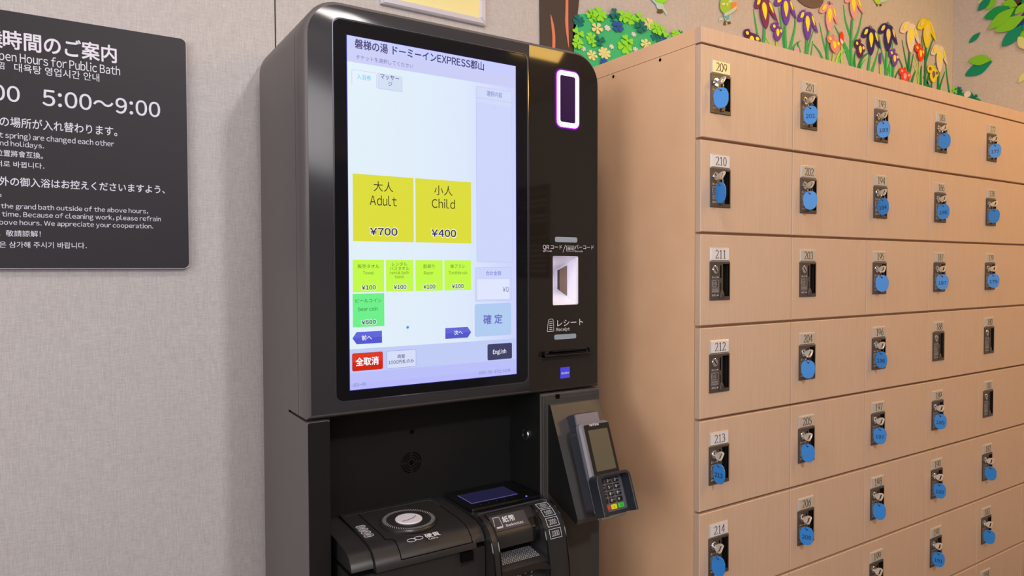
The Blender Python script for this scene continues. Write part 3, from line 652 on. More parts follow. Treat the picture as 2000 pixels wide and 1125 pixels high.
# ------------------------------------------------------------------ CARD TERMINAL
th = math.radians(20.5)
ct = thing('card_terminal', 'grey card payment terminal with keypad mounted on the right of the ticket machine', 'card terminal', (.88, 1.05, .78))
TF = Frame((.8455, 1.0640, .9010), (1, 0, 0), (0, math.sin(th), math.cos(th)))
W, LH = .0675, .176
TG = mat('terminal_grey', (118, 114, 124), .32); TD = mat('terminal_dark', (54, 56, 66), .35)
b = MB(); b.prism(TF, rrect(-.006, W + .002, -LH, 0, .010, 6), -.013, 0, TG, ch=.004); b.build('body', ct)
b = MB(); b.prism(TF, rrect(-.008, W - .006, -LH + .006, -.014, .010, 5), -.036, -.012, TD, ch=0); b.prism(TF, rrect(.006, W + .000, -.06, .022, .004, 3), -.052, -.024, TD, ch=.002, cap=TG)
b.prism(TF, rect(.004, W - .008, -LH + .03, -.03), -.062, -.034, TD); b.build('rear_housing', ct)
b = MB(); b.prism(TF, rrect(.0035, W - .0015, -.107, -.0055, .003, 4), 0, .0012, mat('terminal_glass', (38, 34, 28), .08, spec=.6)); tsn = b.build('screen_surround', ct)
b = MB(); b.prism(TF, rect(.0110, W - .0080, -.0955, -.0165), .0012, .0016, mat('terminal_lcd_off', (92, 86, 70), .25)); b.build('screen', tsn)
b = MB(); T(b, TF, 'Verifone', 1149.3, 1168.6, 830.3, 825.8, PRINT, 'l', .02, .0017); b.build('wording', tsn, smooth=0, merge=False)
# keypad with privacy shield
b = MB(); b.prism(TF, rrect(.004, W - .002, -.172, -.108, .003, 3), 0, .0006, mat('keypad_base', (92, 90, 98), .4)); kp = b.build('keypad', ct)
KEY = mat('key_black', (26, 26, 28), .35); cols = (.0145, .0325, .0505)
for r_ in range(5):
    for c_ in range(3):
        m = KEY if r_ < 4 else (mat('key_red', (232, 48, 40), .4), mat('key_yellow', (232, 220, 40), .4), mat('key_green', (60, 205, 60), .4))[c_]
        uc = cols[c_]; vc = -.1155 - r_ * .0122
        b = MB(); b.prism(TF, rrect(uc - .0072, uc + .0072, vc - .0046, vc + .0046, .0018, 3), .0006, .0028, m, ch=.0007)
        sy = (('1', '2', '3'), ('4', '5', '6'), ('7', '8', '9'), ('*', '0', '#'), ('×', '<', 'O'))[r_][c_]
        if r_ < 4: put_text(b, TF, sy, uc - .0045, uc - .0012, vc - .0024, vc + .0024, PRINT, 's' if sy == '*' else 'l', .02, .0031)
        else: put_text(b, TF, sy, uc - .0022, uc + .0022, vc - .0022, vc + .0022, INK, 's', .01, .0031)
        sub = (('', 'ABC', 'DEF'), ('GHI', 'JKL', 'MNO'), ('PRS', 'TUV', 'WXY'), ('', 'QZ', ''), ('', '', ''))[r_][c_]
        if sub: put_text(b, TF, sub, uc + .0002, uc + .0055, vc - .0002, vc + .0018, PRINTG, 'l', 0, .0031)
        b.build('key', kp)
b = MB(); SH = mat('shield_dark', (40, 42, 50), .3)
sh_o = rrect(-.0105, W + .0062, -.178, -.1015, .012, 6, (0, 0, 1, 1)); sh_i = rrect(.001, W + .0012, -.1782, -.1075, .008, 6, (0, 0, 1, 1))
b.prism(TF, sh_o[:1] + sh_o[1:2] + sh_o[2:] + [], -.004, .0002, SH)
ring_o = sh_o[1:]; ring_i = sh_i[1:]
ring = [ring_o[0]] + ring_o[1:] + [sh_o[0], sh_i[0]] + ring_i[::-1][0:]
b.prism(TF, [sh_o[1]] + sh_o[2:] + [sh_o[0], sh_i[0]] + sh_i[2:][::-1] + [sh_i[1]], .0002, .0225, SH, ch=.001)
b.build('privacy_shield', ct, smooth=40)
b = MB(); b.prism(TF, rrect(-.002, W - .004, -.184, -.1765, .004, 3), -.012, -.004, mat('card_slot_grey', (128, 118, 108), .35), ch=.002); b.build('card_slot', ct)

# ------------------------------------------------------------------ LOCKERS
LX0, LY, LZ0, PW, PH = 1.0955, .990, 1.6596, .300, .19274
NC, NR = 6, 8; LXE = LX0 + NC * PW
lk = thing('locker_cabinet', 'large beech wood coin locker cabinet of numbered square doors', 'locker', ((LX0 + LXE) / 2, 1.235, 0))
b = MB(); b.box(LX0 + .0008, LXE, LY + .016, WY - .009, .06, LZ0 + .0005, WOODC); b.build('carcass', lk)
b = MB(); b.box(LX0 + .02, LXE, LY + .05, WY - .009, 0, .06, MATT); b.build('plinth', lk)
b = MB(); b.box(LX0 + .0003, LXE, LY, LY + .0165, LZ0 + .0012, LZ0 + .0330, WOODT, ch=.0008); b.box(LX0 + .0003, LXE, LY + .0166, WY - .009, LZ0 + .0012, LZ0 + .0330, WOODC); b.build('cabinet_top', lk)
for y, z in ((1.1057, 1.6531), (1.2581, 1.6527)):
    fr = Frame((LX0 + .0006, y, z), (0, -1, 0), (0, 0, 1)); fr.N = Vector((-1, 0, 0))
    MB().prism(fr, circ(0, 0, .0036, 14), 0, .0006, GROOVE).build('screw_hole', lk)
b = MB(); b.box(LXE, RX - .001, LY + .003, WY - .009, 0, LZ0 + .033, WOODC); b.build('filler_panel', lk)
# housing size and place on the door, from the door's upper left corner
HX0, HX1, HZ1, HZ0 = .0275, .0885, -.0585, -.1385
DFR = Frame((0, 0, 0), (1, 0, 0), (0, 0, 1)); hole = rect(HX0 + .002, HX1 - .002, HZ0 + .002, HZ1 - .002)
b = MB(); b.prism(DFR, rect(.0009, PW - .0009, -PH + .0027, -.0027), -.0145, 0, WOOD, holes=[hole], ch=.0014)
door_me = b.build('door', None, (0, 0, 0), smooth=0).data; bpy.data.objects.remove(bpy.data.objects['door'])
# lock housing
pu0, pu1, pv1, pv0 = HX0 + .038, HX1 - .0035, HZ1 - .0045, HZ0 + .0075
b = MB(); b.prism(DFR, rect(HX0, HX1, HZ0, HZ1), .0001, .0026, LOCKH, holes=[rect(pu0, pu1, pv0, pv1)], ch=.0006)
b.prism(DFR, rect(HX0 + .0025, pu0, HZ0 + .0025, HZ1 - .0025), -.0120, .0001, POCKET); b.raw([DFR.P(u, v, -.0115) for u, v in rect(pu0, pu1, pv0, pv1)], [(0, 1, 2, 3)], POCKET)
for l_ in (((pu0, pv0), (pu1, pv0)), ((pu0, pv1), (pu1, pv1)), ((pu1, pv0), (pu1, pv1)), ((pu0, pv0), (pu0, pv1))):
    (ua, va), (ub, vb) = l_; b.raw([DFR.P(ua, va, -.0115), DFR.P(ub, vb, -.0115), DFR.P(ub, vb, .0026), DFR.P(ua, va, .0026)], [(0, 1, 2, 3)], POCKET if l_[0][0] != l_[1][0] or True else LOCKH)
b.flat(DFR, rect(HX0 + .0295, HX0 + .0335, HZ0 + .046, HZ1 - .0075), .00275, GROOVE); b.flat(DFR, rect(HX0 + .0305, HX0 + .0325, HZ0 + .020, HZ0 + .036), .00275, GROOVE)
c0, c1 = HX0 + .0045, HX0 + .0265
put_text(b, DFR, '投入口', c0, c0 + .0135, HZ0 + .0455, HZ0 + .0495, PRINTG, 'c', .02, .0029); put_text(b, DFR, '返却口', c0, c0 + .0135, HZ0 + .0082, HZ0 + .0122, PRINTG, 'c', .02, .0029)
for vv in (HZ0 + .0475, HZ0 + .0102): b.flat(DFR, [(c0 + .0150, vv), (c0 + .0182, vv + .0022), (c0 + .0182, vv + .0009), (c0 + .0208, vv + .0009), (c0 + .0208, vv - .0009), (c0 + .0182, vv - .0009), (c0 + .0182, vv - .0022)], .0029, PRINTG)
def frame_line(b_, a_, w, n, m):
    b_.prism(DFR, rect(*a_), n - .0002, n, m, holes=[rect(a_[0] + w, a_[1] - w, a_[2] + w, a_[3] - w)])
frame_line(b, (c0 - .0002, c1 - .0012, HZ0 + .0265, HZ0 + .0420), .0004, .0029, PRINTG)
b.prism(DFR, circ(c0 + .0075, HZ0 + .0343, .0068, 18), .0027, .0029, PRINTG, holes=[circ(c0 + .0075, HZ0 + .0343, .0062, 18)]); put_text(b, DFR, '100', c0 + .0032, c0 + .0118, HZ0 + .0315, HZ0 + .0371, PRINTG, 'l', 0, .0029)
frame_line(b, (c0 - .0002, c1 - .0012, HZ0 + .0155, HZ0 + .0245), .0003, .0029, PRINTG)
for vv in (.0178, .0202, .0226): b.flat(DFR, rect(c0 + .001, c1 - .003, HZ0 + vv - .0004, HZ0 + vv + .0004), .0029, PRINTG)
hou_me = b.build('lock_housing', None, (0, 0, 0), smooth=0).data; bpy.data.objects.remove(bpy.data.objects['lock_housing'])
CYU, CYV = HX0 + .0145, HZ1 - .0168
b = MB(); b.prism(DFR, circ(CYU, CYV, .0088, 24, .0092), .0026, .0044, CHROME, ch=.0010); b.flat(DFR, line2((CYU - .0035, CYV + .0050), (CYU + .0038, CYV - .0045), .0022), .0046, GROOVE)
cyl_me = b.build('lock_cylinder', None, (0, 0, 0)).data; bpy.data.objects.remove(bpy.data.objects['lock_cylinder'])
b = MB(); b.prism(DFR, [(HX0 + .028, HZ0 + .004), (HX0 + .0385, HZ0 + .006), (HX0 + .0405, HZ0 + .0115), (HX0 + .0350, HZ0 + .0205), (HX0 + .0285, HZ0 + .0125)], .0026, .0058, LOCKH, ch=.0008); b.flat(DFR, line2((HX0 + .0290, HZ0 + .0195), (HX0 + .0375, HZ0 + .0135), .0009), .0061, mat('brass_edge', (190, 160, 90), .3, metal=.8))
lev_me = b.build('coin_lever', None, (0, 0, 0)).data; bpy.data.objects.remove(bpy.data.objects['coin_lever'])
def child(name, me, parent, loc=(0, 0, 0)):
    o = bpy.data.objects.new(name, me); COL.objects.link(o); o.parent = parent; o.location = loc; return o
O_LK = ORG[lk.name]
def plate_mesh(num, m):
    b = MB(); a = (HX0 + .0005, HX1 - .0015, HZ1 + .0008, HZ1 + .0298)
    b.prism(DFR, rect(*a), 0, .0030, PLATE_C, ch=.0026, cap=m)
    serif_number(b, DFR, num, (a[0] + a[1]) / 2 + .0005, a[2] + .0058, .0176, INK, .0033, w_adv=.64)
    me = b.build('number_plate', None, (0, 0, 0), smooth=0, merge=False).data; return me
FIRST = (209, 201, 193, 185, 177, 169)
corner = {}
for c_ in range(NC):
    for r_ in range(NR):
        num = FIRST[c_] + r_; P0 = Vector((LX0 + c_ * PW, LY, LZ0 - r_ * PH)); corner[num] = P0
        d = child('door', door_me, lk, P0 - O_LK)
        pm = plate_mesh(str(num), PLATE_Y if num == 209 else (PLATE_W if c_ == 0 and r_ < 6 else PLATE_G)); po = bpy.data.objects['number_plate'] if 'number_plate' in bpy.data.objects and bpy.data.objects['number_plate'].data == pm else [o for o in bpy.data.objects if o.data == pm][0]
        po.parent = d; po.location = (0, 0, 0)
        child('lock_housing', hou_me, d); child('lock_cylinder', cyl_me, d); child('coin_lever', lev_me, d)
# ------------------------------------------------------------------ KEYS in the locks
# bow stands out from the door (-y); drawn in a local frame whose origin is the cylinder face
ka = math.radians(34); up = Vector((math.sin(ka), 0, math.cos(ka)))
KFm = Frame((0, 0, 0), (0, -1, 0), up)
b = MB(); bow = [(.003, -.0030), (.005, -.0068), (.0115, -.0100), (.0175, -.0098), (.0200, -.0062), (.0200, .0062), (.0175, .0098), (.0115, .0100), (.005, .0068), (.003, .0030)]
b.prism(KFm, smooth_poly(bow, 3), -.0011, .0011, STEEL, holes=[rect(.0128, .0165, -.0058, .0058)], ch=.0003); b.prism(KFm, rect(.000, .0065, -.0032, .0032), -.0010, .0010, STEEL)
bow_me = b.build('key_bow', None, (0, 0, 0)).data; bpy.data.objects.remove(bpy.data.objects['key_bow'])
b = MB(); rc = Vector((-.0045, -.0145, -.0125)); b.tube([rc + Vector((.0075 * math.cos(a) * .75, .0075 * math.cos(a) * -.25, .0082 * math.sin(a))) for a in [2 * PI * i / 20 for i in range(20)]], .00055, BRASS, 6, True)
ring_me = b.build('split_ring', None, (0, 0, 0)).data; bpy.data.objects.remove(bpy.data.objects['split_ring'])
TAGF = Frame((0, 0, 0), (1, 0, 0), (0, 0, 1))
tw_, thh = .0150, .0205
tag_out = smooth_poly([(0, .0025), (.0095, -.0005), (.0142, -.009), (.0148, -.0185), (.0135, -.0285), (.0085, -.0370), (0, -.0398), (-.0085, -.0370), (-.0135, -.0285), (-.0148, -.0185), (-.0142, -.009), (-.0095, -.0005)], 4)
def tag_mesh(num):
    b = MB(); b.prism(TAGF, tag_out, -.0010, .0010, BLUE, holes=[circ(0, -.0040, .0019, 10)], ch=.0004)
    if num: put_text(b, TAGF, num, -.0095, .0095, -.0255, -.0165, NAVYINK, 'l', .022, .0012)
    return b
blank = tag_mesh(None).build('key_tag', None, (0, 0, 0)); blank_me = blank.data; bpy.data.objects.remove(blank)
KEYS = {209: (29, 0), 210: (16, 0), 213: (20, 1), 214: (24, 0), 201: (28, 1), 202: (27, 0), 204: (25, 0), 205: (24, 0), 206: (26, 1), 193: (27, 1), 194: (18, 1), 195: (26, 0),
        196: (19, 1), 197: (26, 1), 198: (24, 0), 199: (24, 0), 185: (20, 0), 186: (20, 1), 187: (25, 1), 189: (25, 1), 190: (24, 1), 191: (25, 1), 177: (25, 1), 178: (18, 0), 179: (23, 1), 182: (20, 0), 183: (21, 0)}
for num, (wpx, hasnum) in KEYS.items():
    P0 = corner[num] + Vector((CYU, -.0046, CYV))
    kt = thing('locker_key', 'key with %s blue tag in locker %d, %s column, %s row' % ('numbered' if hasnum else 'blank', num, ('leftmost', 'second', 'third', 'fourth', 'fifth')[round((corner[num].x - LX0) / PW)], ('top', 'second', 'third', 'fourth', 'fifth', 'sixth', 'seventh')[round((LZ0 - corner[num].z) / PH)]), 'key', P0, 'keys left in the locker doors')
    child('key_bow', bow_me, kt); child('split_ring', ring_me, kt)
    if hasnum: tm_ = tag_mesh(str(num)).build('key_tag', None, (0, 0, 0), merge=False); to = tm_; to.parent = kt
    else: to = child('key_tag', blank_me, kt)
    hp_ = Vector((-.0052, -.0145, -.0172)); to.location = hp_
    w = P0 + hp_; phi = math.atan2(w.x, w.y); depth = (w - CAM).dot(fwd); full = .0296 * F_PX / depth
    delta = math.acos(min(.999, wpx / full))
    # tag normal turned past the line of sight towards the door's edge
    ang = phi + delta * .85; to.rotation_euler = (math.radians(random.uniform(-2, 2)), math.radians(random.uniform(-3, 3)), -ang)
# ------------------------------------------------------------------ NOTICE ON THE WALL
ng = thing('wall_notice', 'charcoal public bath opening hours notice on the beige wall at left', 'sign', (-.2, WY, 1.2))
NFm = front(1.4625)
nu1, nz1 = .2055, 1.6402; nz0 = 1.2052
b = MB(); b.prism(NFm, rrect(-.62, nu1, nz0, nz1, .010, 6), -.0030, 0, SIGNM, ch=0); b.build('board', ng)
b = MB(); b.prism(NFm, rrect(-.6205, nu1 + .0005, nz0 - .0010, nz1 + .0002, .010, 6), -.0040, -.0002, mat('board_edge', (206, 198, 220), .3)); b.build('board_edge', ng)
b = MB(); b.prism(NFm, rrect(-.615, nu1 - .002, nz0 + .002, nz1 - .004, .008, 5), -.0122, -.0041, SIGNB); b.build('backing', ng)
b = MB(); WT = mat('notice_white', (226, 224, 238), .5)
def tn(s_, xl, xr, yb, yt, ref='l', bold=0.0): b = MB(); T(b, NFm, s_, xl, xr, yb, yt, WT, ref, bold or .004, .0004); b.build('lettering', ng, smooth=0, merge=False)
tn('時間のご案内', 7.5, 227.5, 123.5, 92, 'c', .02); tn('業', -29, 5, 94, 64, 'c', .02)
tn('pen Hours for Public Bath', -1, 234.5, 147.2, 131.2); tn('紹', -7, 9, 136, 122.5, 'c'); tn('대욕탕 영업시간 안내', 28.5, 194, 160, 145, 'c')
tn('00', -15, 38.5, 199.5, 170.5, 'l', .012); tn('5:00～9:00', 84, 312.5, 229, 201, 'l', .012)
tn('の場所が入れ替わります。', 0, 229, 266.5, 249, 'c', .008); tn('t spring) are changed each other', -1, 223, 286.3, 276.6); tn('nd holidays.', 0, 86, 290, 281)
tn('位置將會互換。', -8, 84, 310.5, 299, 'c'); tn('서로 바뀝니다.', -8, 86.5, 330.5, 319.5, 'c')
tn('外の御入浴はお控えくださいますよう、', -1, 322, 378.5, 363.5, 'c', .012); tn('。', 0, 3, 385, 379, 's')
tn('the grand bath outside of the above hours,', 2, 289, 417, 408.8); tn('time. Because of cleaning work, please refrain', 4, 314, 432.2, 423.8); tn('bove hours. We appreciate your cooperation.', -1, 299, 446.2, 438)
tn('，敬請諒解！', -3, 79.6, 463, 451.5, 'c'); tn('은 삼가해 주시기 바랍니다.', -1, 169.5, 485.8, 474.4, 'c')

# ------------------------------------------------------------------ FRAMED POSTER
pf = thing('framed_poster', 'yellow poster in a silver frame on the wall above the ticket machine', 'poster', (.74, WY, 1.79))
fx0, fx1, fz0, fz1 = .6035, .8722, 1.7900, 2.17
FRM = mat('frame_silver', (222, 220, 232), .25, metal=.3)
PFm = front(WY - .013)
iw = .0165
for nm, p in (('bottom', [(fx0, fz0), (fx1, fz0), (fx1 - iw, fz0 + iw), (fx0 + iw, fz0 + iw)]), ('top', [(fx0, fz1), (fx0 + iw, fz1 - iw), (fx1 - iw, fz1 - iw), (fx1, fz1)]),
              ('left', [(fx0, fz0), (fx0 + iw, fz0 + iw), (fx0 + iw, fz1 - iw), (fx0, fz1)]), ('right', [(fx1, fz0), (fx1, fz1), (fx1 - iw, fz1 - iw), (fx1 - iw, fz0 + iw)])):
    b = MB(); b.prism(PFm, p, -.0125, 0, FRM, ch=.0035); b.build('frame_rail', pf, smooth=25)
b = MB(); b.prism(PFm, rect(fx0 + iw - .001, fx1 - iw + .001, fz0 + iw - .001, fz1 - iw + .001), -.0124, -.004, mat('poster_yellow', (238, 226, 160), .35)); b.build('poster', pf)

# ------------------------------------------------------------------ WALL DECORATIONS: paper cut-outs
def paper(name, c): return mat(name, c, .65, spec=.3)
P_TRUNK = paper('paper_brown', (72, 62, 58)); P_SAL = paper('paper_salmon', (222, 130, 102)); P_BUSH = paper('paper_green', (58, 186, 122))
P_LIME = paper('paper_lime', (142, 226, 56)); P_TEAL = paper('paper_teal', (0, 112, 112)); P_BLUE = paper('paper_blue', (36, 84, 176)); P_CREAM = paper('paper_cream', (222, 222, 150)); P_WHITE = paper('paper_white', (236, 224, 226))
P_MINT = paper('paper_mint', (86, 214, 120)); P_STEM = paper('paper_stem_green', (56, 176, 98)); P_YEL = paper('paper_yellow', (240, 234, 52)); P_LST = paper('paper_lime_stem', (176, 222, 70)); P_DGR = paper('paper_dark_green', (20, 140, 76))
def pts_at(fr, L_): return [fr.at(x, y) for x, y in L_]
def cut(fr, poly, n0, m, parent=None, name='paper_shape', th_=.0016):
    b = MB(); b.prism(fr, poly, n0, n0 + th_, m); return b.build(name, parent, smooth=0)
# tree trunk
tr = thing('paper_tree_trunk', 'dark brown paper tree trunk with salmon streaks behind the ticket machine', 'wall decoration', (1.1, WY, 1.0))
xa, za = WF.at(1052.5, 0); xb, _ = WF.at(1054, 95)
tp_ = [(xb, .9), (xb, 1.75), (xa, 1.92), (xa - .01, 2.2), (xa + .0, 2.45), (1.155, 2.45), (1.162, 2.1), WF.at(1129.8, 0), WF.at(1127, 25), WF.at(1122, 60), WF.at(1119, 95), (1.15, 1.5), (1.17, .9)]
cut(WF, tp_, .0005, P_TRUNK, tr, 'trunk', .003)
s1 = pts_at(WF, [(1073.3, 29), (1078.5, 45), (1081.5, 62), (1082.5, 80), (1081.5, 100), (1077, 100), (1077, 75), (1075.5, 55)])
s2 = pts_at(WF, [(1103.5, -12), (1107.5, -12), (1107.8, 40), (1108.5, 70), (1109, 94), (1105, 72), (1102, 45), (1102.5, 20)])
for s_ in (s1, s2): cut(WF, smooth_poly(s_, 3), .0037, P_SAL, tr, 'bark_streak', .001)
# shrub with clovers
def heart_leaf(cx, cz, r, n, ang, asp=1.0, lobe=.66):
    out = []; k = 10
    for i in range(n):
        a = ang + 2 * PI * i / n
        hw = lobe * (1.0 if n <= 4 else .5 * 6 / n + .25)
        tip = [(.12, 0), (.45, -hw * .55), (.80, -hw * .80), (1.02, -hw * .42), (.90, 0), (1.02, hw * .42), (.80, hw * .80), (.45, hw * .55)] if n <= 4 else [(.12, 0), (.5, -hw * .45), (.85, -hw * .6), (1.0, 0), (.85, hw * .6), (.5, hw * .45)]
        tip = smooth_poly(tip, 2)
        out.append([(cx + r * asp * (p[0] * math.cos(a) - p[1] * math.sin(a)), cz + r * (p[0] * math.sin(a) + p[1] * math.cos(a))) for p in tip])
    return out
def clover(fr, px, py, size_px, m, n, n0, parent, ang=None, name='clover', stem=False):
    u, v = fr.at(px, py); _, v2 = fr.at(px, py - size_px / 2); r = abs(v2 - v) * 1.05; ua, _ = fr.at(px - size_px / 2, py); asp = abs(u - ua) / abs(v2 - v); ang = random.uniform(0, PI) if ang is None else ang
    b = MB()
    for i, lf in enumerate(heart_leaf(u, v, r, n, ang)):
        b.prism(fr, [(u + (p[0] - u) * asp, p[1]) for p in lf], n0 + .0003 * i, n0 + .0006 + .0003 * i, m)
    b.prism(fr, circ(u, v, r * .26, 10), n0 + .0012, n0 + .0020, m)
    return b.build(name, parent, smooth=0)
sh = thing('paper_shrub', 'green paper shrub covered with paper clovers above the locker side', 'wall decoration', (1.35, WY, 1.6))
bo = [(1116, 140), (1117, 110), (1118, 60), (1124, 32), (1141, 28), (1152, 31), (1176, 27), (1190, 30), (1235, 31), (1254, 38), (1275, 49), (1292, 62), (1299, 78), (1306, 84), (1330, 84), (1345, 90), (1345, 130), (1170, 215)]
cut(WF, smooth_poly(pts_at(WF, bo), 3), .0005, P_BUSH, sh, 'shrub_board', .003)
CL = [(490, 230, 120, P_TEAL, 4), (620, 165, 110, P_LIME, 3), (705, 165, 145, P_LIME, 4), (640, 205, 100, P_LIME, 3), (683, 315, 120, P_CREAM, 5), (872, 160, 110, P_TEAL, 3), (850, 200, 80, P_TEAL, 3), (908, 295, 120, P_BLUE, 4), (962, 190, 125, P_LIME, 4), (1045, 205, 130, P_LIME, 4), (1145, 205, 115, P_LIME, 3), (1155, 300, 125, P_TEAL, 4),
      (1250, 267, 125, P_CREAM, 8), (1320, 312, 115, P_LIME, 4), (1388, 355, 115, P_LIME, 3), (1335, 400, 125, P_TEAL, 4), (478, 375, 125, P_LIME, 3), (468, 480, 115, P_LIME, 4), (625, 415, 110, P_LIME, 4), (635, 470, 90, P_LIME, 3), (708, 450, 110, P_TEAL, 3), (635, 605, 110, P_CREAM, 6), (760, 585, 130, P_CREAM, 8), (1005, 450, 120, P_LIME, 3), (990, 510, 150, P_LIME, 4), (1210, 485, 110, P_CREAM, 6),
      (755, 680, 80, P_BLUE, 4), (1410, 430, 80, P_BLUE, 3), (1462, 405, 70, P_MINT, 3), (1530, 380, 90, P_LIME, 4), (1590, 362, 60, P_DGR, 3)]
for i, (x, y, sz, m, n) in enumerate(CL): clover(WF, 1040 + x / 5.555, y / 5.555, sz / 5.555, m, n, .0042 + .0022 * (i % 3), sh, name='clover' if n < 5 else 'paper_blossom')
for x, y in ((800, 310), (1085, 378), (540, 535), (845, 512), (1102, 540)): clover(WF, 1040 + x / 5.555, y / 5.555, 64 / 5.555 if x == 800 else 50 / 5.555, P_WHITE, 6, .0040, sh, name='paper_blossom')

# irises
def blade(fr, pl, w0, w1, n0, m, parent, name='leaf'):
    pts = [Vector(fr.at(*p)) for p in pl]; pts = [Vector(p) for p in smooth_poly([tuple(p) for p in pts], 5, False)]
    L_, R_ = [], []; N_ = len(pts) - 1
    for i, p in enumerate(pts):
        d = (pts[min(N_, i + 1)] - pts[max(0, i - 1)]).normalized(); nn = Vector((-d.y, d.x)); t_ = i / N_
        w = (w0 + (w1 - w0) * t_) / 2 * 1.65; L_.append(tuple(p + nn * w)); R_.append(tuple(p - nn * w))
    b = MB(); b.prism(fr, L_ + R_[::-1], n0, n0 + .0012, m); return b.build(name, parent, smooth=0)
def iris(label, tx, ty, by, bx, lx, rx, m, spot, crest=None, leaves=(), small=False, stem=None, lm=None, n0=.004):
    fr = WF; u0_, v1_ = fr.at(tx, ty); u1_, v0_ = fr.at(bx, by); ul, _ = fr.at(lx, ty); ur, _ = fr.at(rx, ty); H = v1_ - v0_
    base = thing('paper_iris', label, 'paper flower', (u0_, WY, v1_ - H * 2), 'paper irises on the wall above the lockers')
    lm = lm or P_STEM
    for i, (pl, w) in enumerate(leaves): blade(fr, pl, .0012, w, .0006 + .0004 * i, lm, base, 'leaf')
    if stem: blade(fr, stem, .006 if not small else .004, .009 if not small else .005, .0030, lm, base, 'stem')
    wl, wr = (u0_ - ul), (ur - u0_)
    if not small:
        cen = [(0, .04), (.07, .06), (.135, .3), (.16, .55), (.11, .8), (0, 1.0), (-.11, .8), (-.16, .55), (-.135, .3), (-.07, .06)]
        lf = [(.02, .02), (-.35, -.04), (-.75, .10), (-1.0, .38), (-.62, .40), (-.30, .28), (-.05, .22)]; rf = [(-.02, .02), (.35, -.02), (.65, .16), (.85, .38), (1.0, .64), (.62, .50), (.35, .34), (.05, .22)]
        sps = [[(0, .14), (.07, .22), (.085, .38), (.05, .55), (0, .70), (-.05, .55), (-.085, .38), (-.07, .22)], [(-.38, .06), (-.6, .10), (-.78, .28), (-.58, .27), (-.40, .17)], [(.42, .08), (.60, .18), (.70, .40), (.56, .34), (.42, .20)]]
    else:
        cen = [(0, .15), (.12, .25), (.2, .5), (.19, .75), (0, 1.0), (-.19, .75), (-.2, .5), (-.12, .25)]
        lf = [(.15, .1), (-.3, -.08), (-.8, -.02), (-1.0, .2), (-.8, .42), (-.4, .42), (-.05, .3)]; rf = [(-.15, .12), (.3, .08), (.8, .16), (1.0, .36), (.8, .56), (.4, .48), (.05, .34)]
        sps = [[(0, .25), (.08, .35), (.08, .55), (0, .72), (-.08, .55), (-.08, .35)], circ(-.6, .17, .2, 10, .1), circ(.6, .33, .2, 10, .1)]
    lean = u1_ - u0_
    def mp_(p, side): x = p[0] * (wl + wr) * (1.22 if not small else 1.45) if side == 0 else (p[0] * wl if p[0] < 0 else p[0] * wr); return (u0_ + x + lean * max(0, p[1]), v1_ - p[1] * H)
    for k_, (sp, sd) in enumerate(((lf, 1), (rf, 1), (cen, 0))):
        cut(fr, smooth_poly([mp_(p, sd) for p in sp], 3), n0 + .0008 * k_, m, base, 'petal', .0012)
    for k_, (sp, sd) in enumerate(zip(sps, (0, 1, 1))):
        cut(fr, smooth_poly([mp_(p, sd) for p in sp], 3), n0 + .0029, spot if k_ == 0 or spot is not P_YEL else spot, base, 'petal_mark', .0006)
    b = MB(); ch_ = .14 if not small else .22
    for i in range(5):
        x = (i - 2) * .05 * H; b.prism(fr, [(u0_ + x * .6 - .0012, v1_ - .06 * H), (u0_ + x * .6 + .0012, v1_ - .06 * H), (u0_ + x * 1.6 + .0009, v1_ + ch_ * H * (1 - .25 * abs(i - 2))), (u0_ + x * 1.6 - .0009, v1_ + ch_ * H * (1 - .25 * abs(i - 2)))], n0 + .0005, n0 + .0015, crest or m)
    b.build('crest', base, smooth=0)
    return base
MAR = paper('paper_maroon', (122, 52, 104)); PUR = paper('paper_purple', (108, 66, 190)); PNK_ = paper('paper_pink', (222, 166, 172)); NAV = paper('paper_navy', (46, 38, 112)); IVO = paper('paper_ivory', (228, 216, 206)); YLW = paper('paper_gold', (232, 214, 36)); DPU = paper('paper_dark_purple', (84, 30, 104)); VIO = paper('paper_violet', (118, 62, 168)); RED = paper('paper_red', (238, 62, 32)); PALE = paper('paper_pale_yellow', (232, 214, 130)); LIL = paper('paper_lilac', (206, 170, 196))
iris('large maroon paper iris, leftmost tall one above the lockers', 1488, -3, 58, 1493, 1469, 1513, MAR, P_YEL, leaves=(([(1471, 18), (1475, 45), (1481, 82), (1484, 105)], .010),), stem=[(1491, 54), (1491, 70), (1488, 95), (1487, 110)])
iris('large purple paper iris with cut-off top, between maroon and purple irises', 1531, -5, 51, 1532.5, 1509, 1551.5, PUR, P_YEL, leaves=(([(1520, 15), (1525, 48), (1532, 93), (1534, 120)], .013), ([(1551, 22), (1552, 52), (1542, 96), (1538, 118)], .012)), stem=[(1532, 49), (1532, 70), (1533, 95), (1534, 120)])
iris('large purple paper iris with pink crest under the grey disc', 1573.5, 24, 80, 1574.6, 1555, 1594, PUR, P_YEL, LIL, leaves=(([(1589, 58), (1581, 82), (1576, 108), (1575, 125)], .009), ([(1587, 80), (1583, 110), (1582, 125)], .006), ([(1588, 86), (1600, 102), (1607, 120), (1610, 135)], .010)), stem=[(1574.5, 78), (1573, 106), (1572, 125)])
iris('pink paper iris with dark purple crest right of the grey disc', 1618, 10, 62, 1616, 1598, 1634.7, PNK_, P_YEL, DPU, leaves=(([(1600, 45), (1606, 75), (1615, 112), (1618, 130)], .009), ([(1629, 50), (1638, 68), (1652, 100), (1662, 130)], .012)), stem=[(1616.5, 60), (1615, 80), (1614, 105), (1616, 125)])
